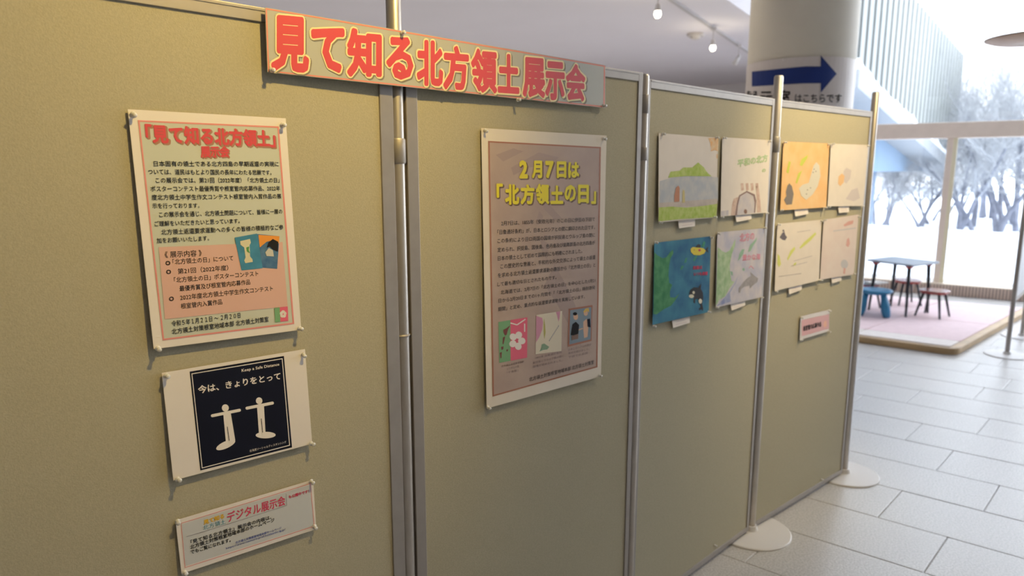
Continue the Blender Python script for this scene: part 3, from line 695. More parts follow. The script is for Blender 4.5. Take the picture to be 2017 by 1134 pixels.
mb = MB(); s.text(mb, '平和の北方', Z(980, 462), Z(1288, 402), 15, 2, .04); s.text(mb, 'の', Z(1228, 515), Z(1265, 510), 8, 2, .04); s.add('green_lettering', mb, mat('crayon_soft_green', (.42, .56, .28), .8))
pins(s, zip([(1424, 271), (1513, 278), (1504, 420), (1416, 427)], CN), 'stone arch drawing', 'push pins on the third board')
Z = ZF(1260, 440, .194)
s = drawing(2, [(1288, 478), (1399.7, 465), (1392, 613.6), (1281, 639)], 'deep blue drawing with a black orca and yellow fish on third board', wash('crayon_ocean', (.015, .12, .24), (.05, .24, .34), 14))
mb = MB(); P6(s, Z, mb, [(142, 290), (170, 320), (225, 352), (265, 340), (300, 290), (330, 265), (335, 300), (305, 350), (288, 430), (280, 520), (285, 600), (315, 620), (290, 690), (290, 745), (340, 750), (390, 705), (340, 780), (300, 830), (220, 870), (150, 920), (118, 915)], 2); s.add('green_land', mb, wash('crayon_green', (.03, .20, .07), (.08, .30, .12), 40))
mb = MB(); P6(s, Z, mb, [(618, 230), (645, 178), (662, 190), (645, 245)], 2); P6(s, Z, mb, [(530, 370), (560, 320), (580, 325), (545, 385)], 2); P6(s, Z, mb, [(400, 465), (415, 425), (440, 430), (415, 468)], 2); P6(s, Z, mb, [(440, 400), (455, 350), (475, 345), (462, 395)], 2); s.add('green_islands', mb, wash('crayon_teal_green', (.04, .26, .16), (.06, .30, .18)))
mb = MB(); P6(s, Z, mb, [(512, 290), (508, 258), (530, 238), (580, 240), (640, 250), (662, 275), (645, 305), (600, 322), (540, 318)], 3); s.add('yellow_fish', mb, mat('crayon_yellow', (.72, .58, .05), .8))
mb = MB(); P6(s, Z, mb, [(556, 242), (575, 215), (592, 208), (612, 222), (608, 245)], 4); P6(s, Z, mb, [(655, 262), (690, 232), (680, 265), (690, 295), (665, 282)], 4)
s.ell(mb, Z(545, 268), .8, .8, 4)
P6(s, Z, mb, [(483, 710), (495, 672), (530, 645), (578, 648), (608, 605), (602, 660), (622, 700), (625, 760), (612, 810), (622, 860), (618, 885), (602, 868), (580, 878), (578, 858), (596, 845), (594, 790), (568, 760), (545, 765), (540, 810), (525, 800), (528, 750), (500, 735)], 4); s.add('black_orca', mb, mat('crayon_black', (.02, .02, .025), .8))
mb = MB(); s.ell(mb, Z(528, 698), 2.4, 3, 5); s.ell(mb, Z(505, 735), 5, 3.6, 5); s.ell(mb, Z(594, 785), 3.4, 5, 5); s.add('white_patches', mb, mat('crayon_ivory', (.72, .66, .50), .8))
mb = MB(); s.text(mb, '四島は', Z(530, 468), Z(622, 460), 7, 3, .04); s.text(mb, 'いつも故郷', Z(535, 530), Z(675, 522), 7, 3, .04); P6(s, Z, mb, [(585, 262), (605, 258), (615, 275), (592, 285)], 4); s.add('red_lettering', mb, mat('crayon_red', (.55, .04, .10), .8))
pins(s, zip([(1289, 477), (1398, 467), (1390, 613), (1282, 641)], CN), 'blue orca drawing', 'push pins on the third board')
s = drawing(2, [(1412, 457.5), (1506, 449), (1495.7, 584.5), (1405.5, 605)], 'pale lilac drawing with a grey dolphin and green coast, beside the orca drawing', wash('crayon_lavender', (.42, .42, .52), (.60, .55, .55), 14))
mb = MB(); P6(s, Z, mb, [(785, 240), (830, 280), (865, 295), (905, 270), (935, 215), (965, 155), (960, 225), (925, 310), (905, 400), (900, 470), (915, 580), (945, 590), (890, 660), (850, 735), (790, 770), (755, 830), (752, 815)], 2); s.add('green_land', mb, wash('crayon_meadow', (.28, .44, .22), (.44, .56, .34), 40))
mb = MB(); P6(s, Z, mb, [(1090, 290), (1110, 220), (1150, 180), (1185, 140), (1175, 180), (1140, 230), (1115, 280)], 2); P6(s, Z, mb, [(985, 380), (1000, 310), (1030, 260), (1055, 260), (1040, 310), (1005, 360)], 2); P6(s, Z, mb, [(905, 480), (930, 490), (930, 530), (912, 520)], 2); s.ell(mb, Z(1040, 465), 2.4, 3, 2); s.add('green_islands', mb, mat('crayon_leaf', (.26, .42, .30), .8))
mb = MB(); P6(s, Z, mb, [(985, 690), (990, 650), (1030, 600), (1080, 550), (1115, 530), (1105, 490), (1150, 530), (1185, 555), (1175, 590), (1130, 625), (1100, 660), (1095, 625), (1040, 640), (1010, 665), (998, 705)], 3); s.add('grey_dolphin', mb, mat('crayon_grey', (.30, .28, .28), .8, noise=.1, scale=60))
mb = MB(); P6(s, Z, mb, [(760, 835), (850, 740), (950, 600), (985, 520), (960, 600), (900, 700), (905, 790), (830, 815)], 1); s.add('deep_water', mb, wash('crayon_cobalt', (.24, .28, .48), (.40, .42, .54)))
mb = MB(); s.text(mb, '北方の', Z(1005, 190), Z(1155, 165), 16, 2, .03); s.text(mb, '豊かな海', Z(1030, 378), Z(1212, 365), 12, 2, .03); s.text(mb, 'へ', Z(1090, 470), Z(1145, 465), 10, 2, .03); s.add('pink_lettering', mb, mat('crayon_pink', (.62, .26, .34), .8))
pins(s, zip([(1413, 459), (1504, 449), (1494, 585), (1406, 604)], CN), 'grey dolphin drawing', 'push pins on the third board')
Z = ZF(1500, 240, .4054)
s = drawing(3, [(1542.6, 278.5), (1633, 282.6), (1623.6, 408), (1533, 414)], 'orange drawing of a white seal, top left on the farthest board', wash('crayon_apricot', (.80, .47, .19), (.80, .54, .26), 12))
mb = MB(); P6(s, Z, mb, [(175, 322), (192, 305), (222, 296), (236, 250), (248, 212), (262, 195), (276, 212), (280, 262), (266, 312), (240, 352), (208, 378), (184, 358)], 2); s.add('white_seal', mb, mat('crayon_offwhite', (.66, .62, .52), .8))
mb = MB(); P6(s, Z, mb, [(110, 340), (118, 310), (128, 298), (140, 312), (148, 350), (138, 400), (112, 402), (100, 378), (112, 360)], 2)
for c in ((250, 230), (258, 240), (245, 245), (215, 330), (230, 320), (210, 350)): s.ell(mb, Z(*c), 1.1, 1.1, 3, n=8)
s.add('dark_marks', mb, mat('crayon_charcoal', (.20, .17, .15), .8))
mb = MB(); P6(s, Z, mb, [(115, 245), (128, 190), (138, 195), (125, 250)], 2); P6(s, Z, mb, [(180, 210), (190, 180), (222, 160), (218, 178), (192, 215)], 2); P6(s, Z, mb, [(158, 295), (172, 250), (192, 235), (180, 265), (165, 300)], 2); s.add('lime_marks', mb, mat('crayon_chartreuse', (.55, .58, .08), .8))
pins(s, zip([(1544, 280), (1630, 284), (1620, 409), (1534, 414)], CN), 'orange seal drawing', 'push pins on the farthest board')
s = drawing(3, [(1636, 282.6), (1710, 285.4), (1696.6, 405.4), (1626.5, 406)], 'very pale drawing with a small orange shape, top right on the farthest board')
mb = MB(); P6(s, Z, mb, [(365, 300), (368, 265), (385, 250), (398, 262), (392, 295), (375, 312)], 2); s.add('orange_shape', mb, mat('crayon_tangerine', (.78, .48, .22), .8))
mb = MB(); P6(s, Z, mb, [(392, 240), (408, 222), (432, 235), (425, 275), (405, 300), (395, 290)], 1); P6(s, Z, mb, [(430, 330), (460, 320), (470, 370), (440, 385), (400, 375)], 1); s.add('grey_shade', mb, mat('crayon_mist', (.62, .54, .50), .8))
pins(s, zip([(1638, 284), (1708, 287), (1694, 406), (1627, 406)], CN), 'pale drawing with orange shape', 'push pins on the farthest board')
s = drawing(3, [(1530.4, 440.7), (1617.6, 432.6), (1609.5, 552), (1522, 572.4)], 'cream drawing with a small dark bird and yellow green strokes, below the seal drawing')
mb = MB(); P6(s, Z, mb, [(85, 560), (98, 538), (108, 532), (112, 548), (120, 560), (110, 575), (98, 572)], 2); s.ell(mb, Z(103, 528), 2, 2, 2); s.add('dark_mark', mb, mat('crayon_graphite', (.13, .11, .13), .8))
mb = MB(); P6(s, Z, mb, [(178, 612), (200, 585), (230, 560), (258, 535), (262, 545), (235, 575), (205, 600), (185, 615)], 2); P6(s, Z, mb, [(118, 665), (135, 625), (155, 605), (158, 618), (138, 645), (122, 672)], 2); P6(s, Z, mb, [(72, 640), (82, 650), (88, 690), (78, 705), (70, 690)], 2); P6(s, Z, mb, [(148, 690), (160, 680), (162, 690), (150, 698)], 2); s.add('lime_strokes', mb, mat('crayon_citron', (.62, .64, .16), .8))
mb = MB(); s.line(mb, Z(150, 675), Z(240, 650), .9, 2); s.line(mb, Z(135, 700), Z(215, 680), .9, 2); s.line(mb, Z(75, 750), Z(185, 735), 1, 2); s.line(mb, Z(170, 535), Z(235, 525), .9, 2); s.add('pencil_lines', mb, mat('pencil', (.45, .40, .38), .8))
pins(s, zip([(1532, 441), (1616, 434), (1609, 551), (1523, 572)], CN), 'drawing with yellow green strokes', 'push pins on the farthest board')
s = drawing(3, [(1621.6, 432.6), (1690.5, 422.4), (1678.4, 540), (1611.5, 550)], 'pinkish drawing with faint red marks, bottom right on the farthest board', wash('drawing_pinkish', (.70, .58, .52), (.72, .62, .55), 15))
mb = MB(); P6(s, Z, mb, [(405, 600), (410, 570), (420, 562), (424, 590), (416, 608)], 2); P6(s, Z, mb, [(395, 500), (420, 482), (445, 478), (440, 495), (400, 508)], 2); P6(s, Z, mb, [(388, 735), (392, 705), (400, 712), (396, 738)], 2); s.add('red_marks', mb, mat('crayon_faded_red', (.66, .36, .30), .8))
mb = MB(); s.line(mb, Z(345, 530), Z(455, 515), 2, 1); s.ell(mb, Z(395, 690), 7, 9, 1); s.add('blue_shade', mb, mat('crayon_faded_blue', (.52, .50, .50), .8))
pins(s, zip([(1622, 433), (1690, 426), (1678, 539), (1612, 551)], CN), 'pinkish drawing with red marks', 'push pins on the farthest board')
s = Sheet('title_card', PL[3], [(1576, 623), (1633, 609), (1630.5, 651.5), (1573, 669)], mat('laminate_clear', (.62, .56, .50), .25), 'small laminated card with pink print, lowest on the farthest board', 'card', lift=.004)
mb = MB(); s.poly(mb, [Z(192, 962), Z(325, 933), Z(322, 1003), Z(190, 1040)], 1); s.add('printed_field', mb, mat('ink_mauve_pink', (.66, .36, .36), .5))
mb = MB(); s.text(mb, '根室管内応募作品', Z(197, 1016), Z(285, 992), 9.5, 2, .04); s.add('lettering', mb, BLACKP)
mb = MB(); P6(s, Z, mb, [(295, 985), (300, 968), (312, 965), (312, 990), (300, 998)], 2); s.add('orange_spot', mb, mat('ink_peach', (.80, .42, .28), .5))
pins(s, zip([(1577, 625), (1632, 611), (1629, 652), (1574, 669)], CN), 'small laminated pink card', 'push pins on the farthest board')
CARD = mat('card_white', (.80, .72, .63), .7)
for i, q, wh in ((2, [(1334.7, 432), (1368.6, 428), (1366, 445), (1334.7, 449.5)], 'green hill drawing'), (2, [(1447, 421), (1479, 418), (1478, 431), (1448, 437)], 'stone arch drawing'),
              (2, [(1322, 628), (1358, 620), (1356, 635), (1323, 645)], 'blue orca drawing'), (2, [(1437.5, 596), (1466.6, 589), (1465.6, 600.5), (1438.5, 611)], 'grey dolphin drawing'),
              (3, [(1564, 411), (1591, 409), (1590, 421), (1564, 426)], 'orange seal drawing'), (3, [(1650, 404), (1672, 403), (1670, 417.5), (1650, 419)], 'pale drawing with orange shape'),
              (3, [(1552, 563), (1579, 557), (1577, 570), (1552, 579)], 'drawing with yellow green strokes'), (3, [(1636, 543), (1657, 539), (1655, 552), (1636.6, 557.5)], 'pinkish drawing with red marks')):
    s = Sheet('caption_card', PL[i], q, CARD, f'small white caption card under the {wh}', 'card', off=.001, lift=.005, group='caption cards under the drawings')
    mb = MB(); w_ = q[2][0]-q[3][0]; hq = q[3][1]-q[0][1]
    for r, (f0, f1) in ((.45, (.25, .8)), (.72, (.2, .85))):
        a = (q[0][0]+w_*f0, q[0][1]+hq*r+(q[1][1]-q[0][1])*f0); b = (q[0][0]+w_*f1, q[0][1]+hq*r+(q[1][1]-q[0][1])*f1); s.line(mb, a, b, .8, 1)
    s.add('faint_print', mb, mat('pencil_light', (.62, .50, .48), .8))
# loose pins low on the boards
class _L: pass
def loose(i, xy, label):
    o = bpy.data.objects.new('push_pin', pin_me); COL.objects.link(o); o.location = PL[i].px(*xy)-PL[i].n*.0035; o.rotation_euler = PL[i].n.to_track_quat('Z', 'Y').to_euler()
    tag(o, label, 'push pin')
loose(2, (1409, 1074), 'lone clear push pin near the bottom right of the third board')
loose(3, (1619, 944), 'lone clear push pin near the bottom right of the farthest board')

# ------------------------------------------------------------------ ceiling fittings
r0, r1 = on_z(1327, 0, LOWC), on_z(1470, 97.5, LOWC); d = (r1-r0).normalized()
a, b = r0-d*2.2, r1+d*2.0
RAIL = mat('rail_white', (.55, .53, .53), .4)
sd = V((-d.y, d.x, 0))
mb = MB(); M = Matrix((d, sd, V((0, 0, 1)))).transposed().to_4x4(); M.translation = (a.x, a.y, 0)
mb.box((0, -.017, LOWC-.02), ((b-a).length, .017, LOWC-.0005), M)
tag(obj('light_track', mb, RAIL, origin=(a+b)/2+V((0, 0, LOWC))), 'long white light track running across the low ceiling', 'light track')
BULB = mat('bulb_glow', (1, .93, .70), .4, emit=14)
SPOTM = mat('spot_body_white', (.70, .68, .68), .4)
for top, by, lit, label in (((1297, -20), 28, True, 'small lit pendant spot on the track, left of the smoke detector'), ((1406, 54), 94.6, True, 'small lit pendant spot on the track, right of the smoke detector'), ((1456, 87), 122, False, 'unlit spot hanging from the track nearest the column')):
    P0 = on_z(*top, LOWC-.02); n = V((P0.x, P0.y, 0)).normalized()
    B = on_plane(top[0]-(by-top[1])*.05, by, P0, n); zc = B.z; T = Matrix.Translation(V((P0.x, P0.y, 0)))
    root = tag(empty('pendant_spot', V((P0.x, P0.y, LOWC-.02))), label, 'lamp', 'pendant spots on the light track')
    mb = MB(); mb.box((-.02, -.02, LOWC-.05), (.02, .02, LOWC-.02), T); obj('track_adapter', mb, SPOTM, root)
    mb = MB(); mb.lathe([(.005, zc+.07), (.005, LOWC-.05)], 8, T); obj('rod', mb, SPOTM, root)
    if lit:
        mb = MB(); mb.lathe([(.006, zc+.08), (.018, zc+.07), (.024, zc+.03), (.026, zc+.022)], 16, T); sh_ = obj('shade', mb, SPOTM, root, smooth=True)
        mb = MB(); mb.lathe([(.002, zc-.03), (.02, zc-.022), (.028, zc), (.022, zc+.022), (.01, zc+.03)], 16, T); obj('bulb', mb, BULB, sh_, smooth=True)
        l = bpy.data.lights.new('spot_glow', 'POINT'); l.energy = 2; l.color = (1, .85, .6); l.shadow_soft_size = .03
        o = bpy.data.objects.new('spot_glow', l); COL.objects.link(o); o.location = (P0.x, P0.y, zc-.07)
    else:
        mb = MB(); mb.tube((P0.x+.01, P0.y, zc+.07), (P0.x-.05, P0.y-.02, zc-.03), .016, .028, 14); obj('shade', mb, SPOTM, root, smooth=True)
P0 = on_z(1370, 66, LOWC); T = Matrix.Translation(V((P0.x, P0.y, 0)))
mb = MB(); mb.lathe([(.085, LOWC-.0005), (.085, LOWC-.02), (.078, LOWC-.028)][::-1], 28, T)
det = tag(obj('smoke_detector', mb, mat('detector_white', (.62, .58, .55), .5), origin=P0), 'round white smoke detector on the ceiling between the two lit spots', 'smoke detector')
mb = MB(); mb.lathe([(.02, LOWC-.058), (.045, LOWC-.05), (.05, LOWC-.028)], 20, T); obj('sensor_cap', mb, mat('detector_cap', (.70, .66, .62), .5), det)
# hanging wooden dish shade in the high part, cut by the frame at the right
PD = on_plane(2042, 74, (3.6, 4.9, 0), V((.59, .8, 0)).normalized())
T = Matrix.Translation(PD)
root = tag(empty('pendant_lamp', PD), 'pale wooden dish shaped pendant lamp cut off by the right edge', 'lamp')
mb = MB(); mb.lathe([(.30, -.004), (.26, -.02), (.15, -.035), (.02, -.04), (.02, .035), (.15, .03), (.26, .012), (.30, .004)], 40, T, cap=False); obj('shade', mb, mat('shade_wood', (.60, .42, .30), .5, noise=.08, scale=6, stretch=(1, 8, 1)), root, smooth=True)
mb = MB(); mb.lathe([(.004, .03), (.004, HIC-PD.z)], 6, T); obj('cord', mb, GREYINK, root)

# ------------------------------------------------------------------ play platform, table and stools
FR, BR, BL = V((3.715, 5.645, 0)), V((5.62, 7.40, 0)), V((3.13, 9.07, 0)); FL = V((1.36, 7.50, 0))
MZ = .06
WOOD = mat('edge_wood', (.52, .36, .19), .5, noise=.15, scale=5, stretch=(1, 1, 10))
def rounded(pts, r):
    out = []
    for i in range(len(pts)):
        p, a, b = pts[i], pts[i-1], pts[(i+1) % len(pts)]
        ea, eb = p+(a-p).normalized()*r, p+(b-p).normalized()*r
        for k in range(5):
            t = k/4; out.append(ea*(1-t)**2+p*2*t*(1-t)+eb*t*t)
    return out
mb = MB(); mb.prism(rounded([FR, BR, BL, FL], .10), 0, MZ-.004)
plat = tag(obj('play_platform', mb, WOOD, origin=(FR+BR+BL+FL)/4, bevel=.006), 'low wood edged play platform with pink mats by the window', 'platform')
MATP = mat('mat_pink', (.82, .64, .66), .75, noise=.03, scale=14); MATL = mat('mat_cream', (.86, .80, .76), .75, noise=.03, scale=14)
def bil(a, b):
    return (FR*(1-a)+FL*a)*(1-b)+(BR*(1-a)+BL*a)*b
na, nb = 4, 3
av = [.02, .27, .52, .77, .985]; bv = [.02, .125, .50, .875, .985]
for i in range(4):
    for j in range(4):
        g = .0015
        q = [bil(av[i]+g, bv[j]+g), bil(av[i]+g, bv[j+1]-g), bil(av[i+1]-g, bv[j+1]-g), bil(av[i+1]-g, bv[j]+g)]
        c = sum(q, V((0, 0, 0)))/4
        mb = MB(); mb.prism(rounded(q, .02) if (q[1]-q[0]).cross(q[2]-q[1]).z > 0 else rounded(q[::-1], .02), MZ-.004, MZ+.004)
        obj('mat_square', mb, MATL if j in (0,) else MATP, plat)
M0 = MZ+.004
DARK = mat('leg_black', (.02, .022, .03), .4); REDW = mat('seat_red', (.42, .05, .04), .35, coat=.4)
GREYT = mat('top_grey', (.24, .29, .36), .3, noise=.03, scale=10)
def leg(root, a, b, r0=.016, r1=.011, m=None):
    mb = MB(); mb.tube(b, a, r1, r0, 12); return obj('leg', mb, m or DARK, root, smooth=False)
# table
lf = {k: on_z(*p, M0) for k, p in dict(f=(1783.8, 624), r=(1827, 615.5), b=(1730, 600), l=(1711, 610)).items()}
lf['b'] = lf['r']+(lf['l']-lf['f'])
tc_ = (lf['f']+lf['r']+lf['b']+lf['l'])/4
table = tag(empty('play_table', V((tc_.x, tc_.y, M0))), 'low grey topped table with thin black legs on the pink platform', 'table')
HT = .60
cs = [V((tc_.x, tc_.y, 0))+(V((p.x, p.y, 0))-V((tc_.x, tc_.y, 0)))*1.28 for p in (lf['f'], lf['r'], lf['b'], lf['l'])]
mb = MB(); mb.prism(rounded(cs, .06), HT-.014, HT+.004); obj('table_top', mb, GREYT, table, bevel=.004)
for k in 'frbl':
    t = V((tc_.x, tc_.y, 0))+(V((lf[k].x, lf[k].y, 0))-V((tc_.x, tc_.y, 0)))*.88
    lg = leg(table, (t.x, t.y, HT-.03), lf[k]+V((0, 0, .0)), .019, .011)
    mb = MB(); mb.lathe([(.032, HT-.04), (.04, HT-.014)], 14, Matrix.Translation(t)); obj('leg_bracket', mb, REDW, lg)
# stools
def stool(name, feet, h, label, seatm, sides=8, grow=1.25, r=None):
    c = sum(feet, V((0, 0, 0)))/len(feet)
    root = tag(empty(name, V((c.x, c.y, M0))), label, 'stool')
    rad = r or max((f-c).length for f in feet)*1.0
    a0 = math.atan2((feet[0]-c).y, (feet[0]-c).x)
    pts = []
    for i in range(4):
        t = a0+i*math.pi/2; pts.append(V((c.x+rad*math.cos(t), c.y+rad*math.sin(t), 0)))
    mb = MB(); mb.prism(rounded(pts, rad*.62), h-.012, h-.001); st = obj('seat', mb, seatm, root, bevel=.003)
    pts = [V((c.x, c.y, 0))+(p-V((c.x, c.y, 0)))*.93 for p in pts]
    mb = MB(); mb.prism(rounded(pts, rad*.6), h-.03, h-.012); obj('seat_edge', mb, REDW, st, bevel=.003)
    for f in feet:
        t = c+(f-c)*.62; leg(root, (t.x, t.y, h-.03), V((f.x, f.y, M0)), .014, .009)
    return root
SEATT = mat('seat_top', (.36, .16, .14), .25, coat=.6)
fs = [on_z(*p, M0) for p in ((1804, 624), (1846, 628), (1867.4, 622), (1826, 615))]
c = sum(fs, V((0, 0, 0)))/4; R = .165
def feet_at(c, a, R): return [V((c.x+R*math.cos(a+i*math.pi/2), c.y+R*math.sin(a+i*math.pi/2), M0)) for i in range(4)]
stool('red_stool', feet_at(c, math.atan2((fs[1]-c).y, (fs[1]-c).x)+.1, .165), .335, 'red stool with black legs, in front of and right of the table', SEATT, r=.185)
c2 = on_z(1783, 598, M0)
stool('red_stool', feet_at(c2, -.9, .165), .335, 'red stool with black legs, behind the table by the window', SEATT, r=.185)
c3 = on_z(1707, 556, .335); c3.z = M0
dk = stool('dark_stool', feet_at(c3, -.5, .15), .335, 'grey topped stool with black legs, partly hidden behind the blue stool', GREYT, r=.17)
# open book on the dark stool
mb = MB(); T = Matrix.Translation(V((c3.x+.08, c3.y-.05, .335))) @ Matrix.Rotation(.5, 4, 'Z')
mb.box((-.10, -.07, 0), (-.004, .07, .014), T); mb.box((.004, -.07, 0), (.10, .07, .014), T); bk = tag(obj('book', mb, mat('page_white', (.85, .84, .80), .6), origin=(c3.x+.08, c3.y-.05, .335)), 'white open book lying on the dark stool behind the blue stool', 'book')
mb = MB(); mb.box((-.105, -.074, -.0), (.105, .074, .002), T @ Matrix.Translation((0, 0, -.0))); obj('cover', mb, GREYINK, bk)
# blue stool: rounded seat with four fat tapering legs
BLUE = mat('plastic_blue', (.03, .22, .42), .4)
cb = (on_z(1699.5, 622, M0)+on_z(1739, 625, M0))/2; vw = V((cb.x, cb.y, 0)).normalized(); cb = cb+vw*.10
bs = tag(empty('blue_stool', V((cb.x, cb.y, M0))), 'blue plastic stool with fat rounded legs on the pink platform', 'stool')
hb = .335
mb = MB(); T = Matrix.Translation(V((cb.x, cb.y, 0))); mb.lathe([(.002, hb-.045), (.12, hb-.045), (.155, hb-.03), (.165, hb-.015), (.155, hb-.002), (.12, hb), (.002, hb+.001)], 32, T); obj('seat', mb, BLUE, bs, smooth=True)
side = V((vw.y, -vw.x, 0))
for sx_ in (-1, 1):
    for sy_ in (-1, 1):
        ft = V((cb.x, cb.y, 0))+side*sx_*.125+vw*sy_*.105; tp = V((cb.x, cb.y, 0))+side*sx_*.075+vw*sy_*.07
        d = V((tp.x, tp.y, hb-.035))-V((ft.x, ft.y, M0)); M = Matrix.Translation(V((ft.x, ft.y, M0))) @ d.to_track_quat('Z', 'Y').to_matrix().to_4x4(); L = d.length
        mb = MB(); mb.lathe([(.022, 0), (.034, .012), (.044, L*.28), (.040, L*.5), (.028, L*.8), (.026, L)], 16, M); obj('leg', mb, BLUE, bs, smooth=True)

# ------------------------------------------------------------------ white board at the right edge
p5 = on_z(1983, 699); q5 = on_z(2012, 663); u5 = (q5-p5).normalized()
root = tag(empty('partition_post', p5), 'thin grey post on a white disc foot, right of the platform', 'post')
T = Matrix.Translation(p5)
mb = MB(); mb.lathe([(.014, .004), (.017, .012), (.017, 1.80), (.012, 1.803)], 20, T); obj('pole', mb, ALU, root, smooth=True)
mb = MB(); mb.lathe([(.165, 0), (.165, .005), (.16, .008), (.03, .011), (.024, .03), (.001, .031)], 48, T); obj('base_disc', mb, DISC, root)
q5 = p5+u5*.90
root = tag(empty('partition_post', q5), 'post on the farther white disc foot cut by the right edge', 'post')
T = Matrix.Translation(q5)
mb = MB(); mb.lathe([(.014, .004), (.017, .012), (.017, 1.80), (.012, 1.803)], 20, T); obj('pole', mb, ALU, root, smooth=True)
mb = MB(); mb.lathe([(.165, 0), (.165, .005), (.16, .008), (.03, .011), (.024, .03), (.001, .031)], 48, T); obj('base_disc', mb, DISC, root)
n5 = V((u5.y, -u5.x, 0)); M = Matrix((u5, n5, V((0, 0, 1)))).transposed().to_4x4(); M.translation = p5
bd = tag(empty('white_partition', p5+u5*.45+V((0, 0, .46))), 'pale raised partition board seen at the right edge of the window', 'display board')
mb = MB(); mb.box((.05, -.012, .49), (.85, .012, 1.77), M); obj('panel', mb, mat('panel_pale', (.70, .70, .72), .6), bd)
for x0, x1, z0, z1_ in ((.02, .05, .46, 1.80), (.85, .88, .46, 1.80), (.05, .85, .46, .49), (.05, .85, 1.77, 1.80)):
    mb = MB(); mb.box((x0, -.015, z0), (x1, .015, z1_), M); obj('frame_bar', mb, ALU, bd)

# ------------------------------------------------------------------ outside: snow, building, trees
SNOW = mat('snow', (.84, .88, .95), .9, noise=.02, scale=.5)
mb = MB(); nx, ny = 40, 40; rs = random.Random(4)
ph = [(rs.uniform(.1, .6), rs.uniform(.1, .6), rs.uniform(0, 6)) for _ in range(6)]
def sz(a, b):
    if b < 1.2: return -.06
    h = sum(math.sin(a*f+b*g+p) for f, g, p in ph)/6
    bank = .35*math.exp(-((b-7.5)/1.6)**2)
    return -.06+(.10*h+bank)*min(1, (b-1.2)/3)
for i in range(nx+1):
    for j in range(ny+1):
        a = -14+i*54/nx; b = .1+(j/ny)**1.5*70; mb.v.append(W(a, b, sz(a, b) if not (a < .3 and b < 1.7) else -.2))
for i in range(nx):
    for j in range(ny):
        k = i*(ny+1)+j; mb.f.append((k, k+ny+1, k+ny+2, k+1)); mb.mi.append(0)
tag(obj('snow_ground', mb, SNOW, smooth=True), kind='structure')
# ribbed facade above a sloping snow covered ledge
yw = math.radians(40); FU = V((math.sin(yw), math.cos(yw), 0)); FN = V((FU.y, -FU.x, 0))
FP = V((5.85, 12.24, 0))
def fa(x, y, off=0): return on_plane(x, y, FP-FN*off, FN)
def ft(p): return (p-FP).dot(FU)
RIB = mat('facade_white', (.235, .25, .24), .6, noise=.03, scale=1.5); RIBD = mat('facade_groove_shaded', (.075, .088, .082), .7); SHADEW = mat('facade_lower_shaded', (.16, .24, .34), .7)
pA, pB = fa(1690, 148), fa(1885, 335)
tA, tB = ft(pA), ft(pB); sl = (pB.z-pA.z)/(tB-tA)
def zl(t): return pA.z+sl*(t-tA)
tS = tA-.4; tE = ft(fa(1889, 200))
t1, t2 = fa(1843, 42), fa(1890, 97)
st = (t2.z-t1.z)/(ft(t2)-ft(t1))
def zt(t): return min(9.5, t1.z+st*(t-ft(t1))) if t > ft(t1)-2.5 else 9.5
bld = tag(empty('neighbouring_building', V((FP.x, FP.y, 0))), 'white building with vertical ribbed facade and snowy sloping ledge outside the window', 'building')
def fbox(mb, ta, tb, d0, d1, za, zb_, zc, zd):
    """za,zb_ bottom at ta,tb ; zc,zd top"""
    b = len(mb.v)
    for (t, z) in ((ta, za), (tb, zb_), (tb, zd), (ta, zc)):
        for dd in (d0, d1): mb.v.append(FP+FU*t+FN*dd+V((0, 0, z)))
    for f in ((0, 2, 4, 6), (1, 7, 5, 3), (0, 1, 3, 2), (2, 3, 5, 4), (4, 5, 7, 6), (6, 7, 1, 0)): mb.f.append(tuple(b+i for i in f)); mb.mi.append(mb.m)
mb = MB(); N_ = 24
for i in range(N_):
    a, b = tS+(tE-tS)*i/N_, tS+(tE-tS)*(i+1)/N_
    fbox(mb, a, b, -1.2, -.12, zl(a), zl(b), zt(a), zt(b))
obj('wall', mb, RIBD, bld)  # dark colour paints the grey-green shade between the ribs
t = tS
while t < tE-.1:
    mb = MB(); fbox(mb, t, t+.26, -.12, 0, zl(t), zl(t+.26), zt(t), zt(t+.26)); obj('facade_rib', mb, RIB, bld); t += .42
mb = MB(); fbox(mb, tS, tE, -.6, .12, zl(tS)-.30, zl(tE)-.30, zl(tS), zl(tE)); obj('ledge', mb, mat('ledge_white', (.27, .285, .30), .6), bld)
mb = MB()
k = tS
rs2 = random.Random(8)
while k < tE-.5:
    L = rs2.uniform(.5, 1.1); h = rs2.uniform(.06, .18); L = min(L, tE-k)
    fbox(mb, k, k+L, .0, .11, zl(k), zl(k+L), zl(k)+h, zl(k+L)+h*.4); k += L
obj('ledge_snow', mb, SNOW, bld, bevel=.03)
mb = MB(); fbox(mb, tS, tE-1.0, -1.15, -.5, 1.50, 1.50, zl(tS)-.3, max(1.55, zl(tE-1)-.3)); obj('lower_wall', mb, SHADEW, bld)  # blue colour paints the snow-lit shade below the ledge
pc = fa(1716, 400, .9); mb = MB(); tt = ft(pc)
fbox(mb, tt-.12, tt+.12, -1.1, -.86, -.3, -.3, 1.5, 1.5); obj('pillar', mb, mat('pillar_bluegrey', (.18, .23, .30), .6), bld)
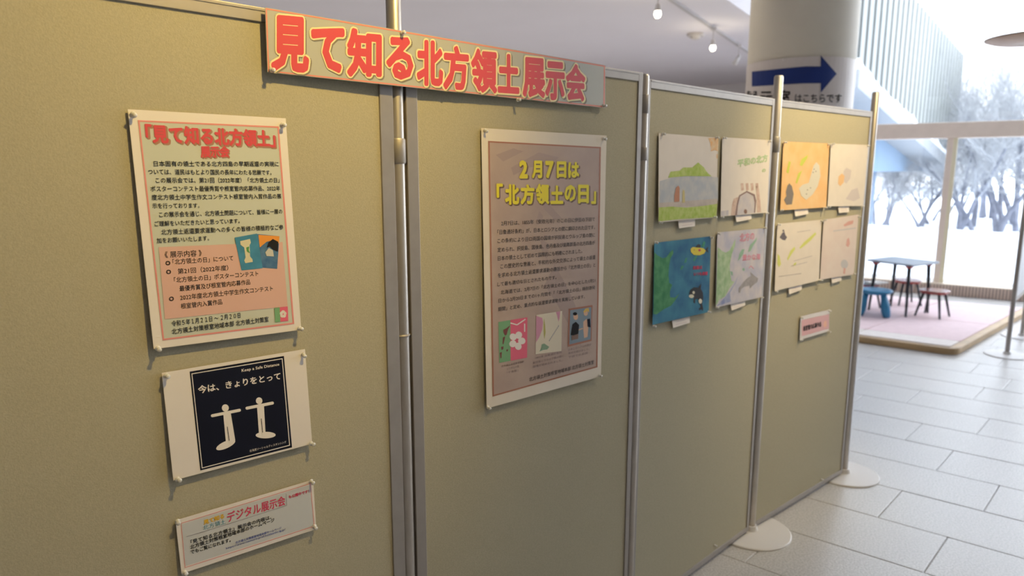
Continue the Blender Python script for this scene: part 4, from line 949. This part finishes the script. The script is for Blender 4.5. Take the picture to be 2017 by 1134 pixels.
# bare trees
BARK = mat('bark', (.17, .18, .22), .9, noise=.2, scale=6); TWIG = mat('twig', (.36, .37, .385), .9, noise=.15, scale=6)  # tones lifted and blued to carry the veiling glare from outside
def tree(c, h, seed, label, spread=.55, trunks=1, dens=3):
    rr = random.Random(seed)
    root = tag(empty('bare_tree', c), label, 'tree', 'bare trees beyond the snowy ground')
    tk, br, sn = MB(), MB(), MB()
    def tri(mb, p, q, r0, r1, n):
        d = (q-p).normalized(); x = d.orthogonal().normalized(); y = d.cross(x); b = len(mb.v)
        for c_, r_ in ((p, r0), (q, r1)):
            for k in range(n):
                t = 2*math.pi*k/n; mb.v.append(c_+x*(r_*math.cos(t))+y*(r_*math.sin(t)))
        for k in range(n): mb.f.append((b+k, b+(k+1) % n, b+n+(k+1) % n, b+n+k)); mb.mi.append(0)
    def grow(p, d, L, r, lev):
        q = p; seg = (5, 4, 3, 2)[lev]
        for k in range(seg):
            d = (d+V((rr.uniform(-.25, .25), rr.uniform(-.25, .25), rr.uniform(-.05, .12)))).normalized()
            e = q+d*(L/seg); r2 = r*(.85, .8, .75, .6)[lev]
            tri(tk if lev == 0 else br, q, e, r, r2, (7, 5, 3, 3)[lev]); q = e; r = r2
            if lev < 3 and (k > 0 or lev > 0):
                for _ in range((3, 3, 4)[lev]):
                    ax = V((rr.uniform(-1, 1), rr.uniform(-1, 1), rr.uniform(-.2, .8))).normalized()
                    nd = (d*.5+ax*spread*1.3).normalized(); grow(q, nd, L*rr.uniform(.4, .65), r*(.5 if lev < 2 else .4), lev+1)
    for t in range(trunks):
        grow(c+V((rr.uniform(-.4, .4), rr.uniform(-.4, .4), -.1)), V((rr.uniform(-.3, .3), rr.uniform(-.3, .3), 1)).normalized(), h*.62, h*.016, 0)
    obj('trunk', tk, BARK, root); obj('branches', br, TWIG, root)
spots = [(1738, 17.6, 2.6, 2), (1758, 19.3, 2.8, 2), (1785, 18.6, 2.6, 3), (1812, 20.2, 2.8, 2), (1838, 21, 2.9, 3), (1866, 22, 3.0, 3), (1905, 18, 3.9, 3), (1928, 20, 5.2, 2), (1950, 24, 6.2, 3), (1974, 18.5, 4.6, 2), (2000, 21, 5.6, 3), (2028, 19, 5.0, 2), (2070, 22, 5.6, 2), (2120, 19, 4.6, 1), (1716, 21, 3.0, 2), (2190, 21, 5.0, 2), (2290, 20, 4.8, 2)]
desc = ['bare tree seen just above the left corner of the grey table', 'bare tree behind the table, second from the building pillar', 'forked bare tree seen above the middle of the grey table', 'bare tree above the right end of the grey table', 'bare tree just left of the window mullion', 'tall bare tree directly behind the window mullion', 'three stemmed bare tree just right of the window mullion', 'single stemmed tall bare tree right of the mullion', 'tallest bare tree rising over the transom near the facade end', 'bare tree left of the thin grey post', 'tall bare tree behind the thin grey post', 'bare tree at the right edge of the frame', 'bare tree outside the frame, next right of the edge tree', 'slim bare tree outside the frame, after the next tree', 'bare tree beside the building pillar, leftmost in the window', 'bare tree to the right beyond the edge of the frame', 'rightmost bare tree of the row beyond the snow']
for i, ((px, dep, h, tk_), lb) in enumerate(zip(spots, desc)):
    d = ray(px, 335); d = V((d.x, d.y, 0)); d = d/d.y
    tree(V((d.x*dep, dep, 0)), h, 20+i, lb, trunks=tk_)

for o in bpy.data.objects:
    if '_o' in o: del o['_o']
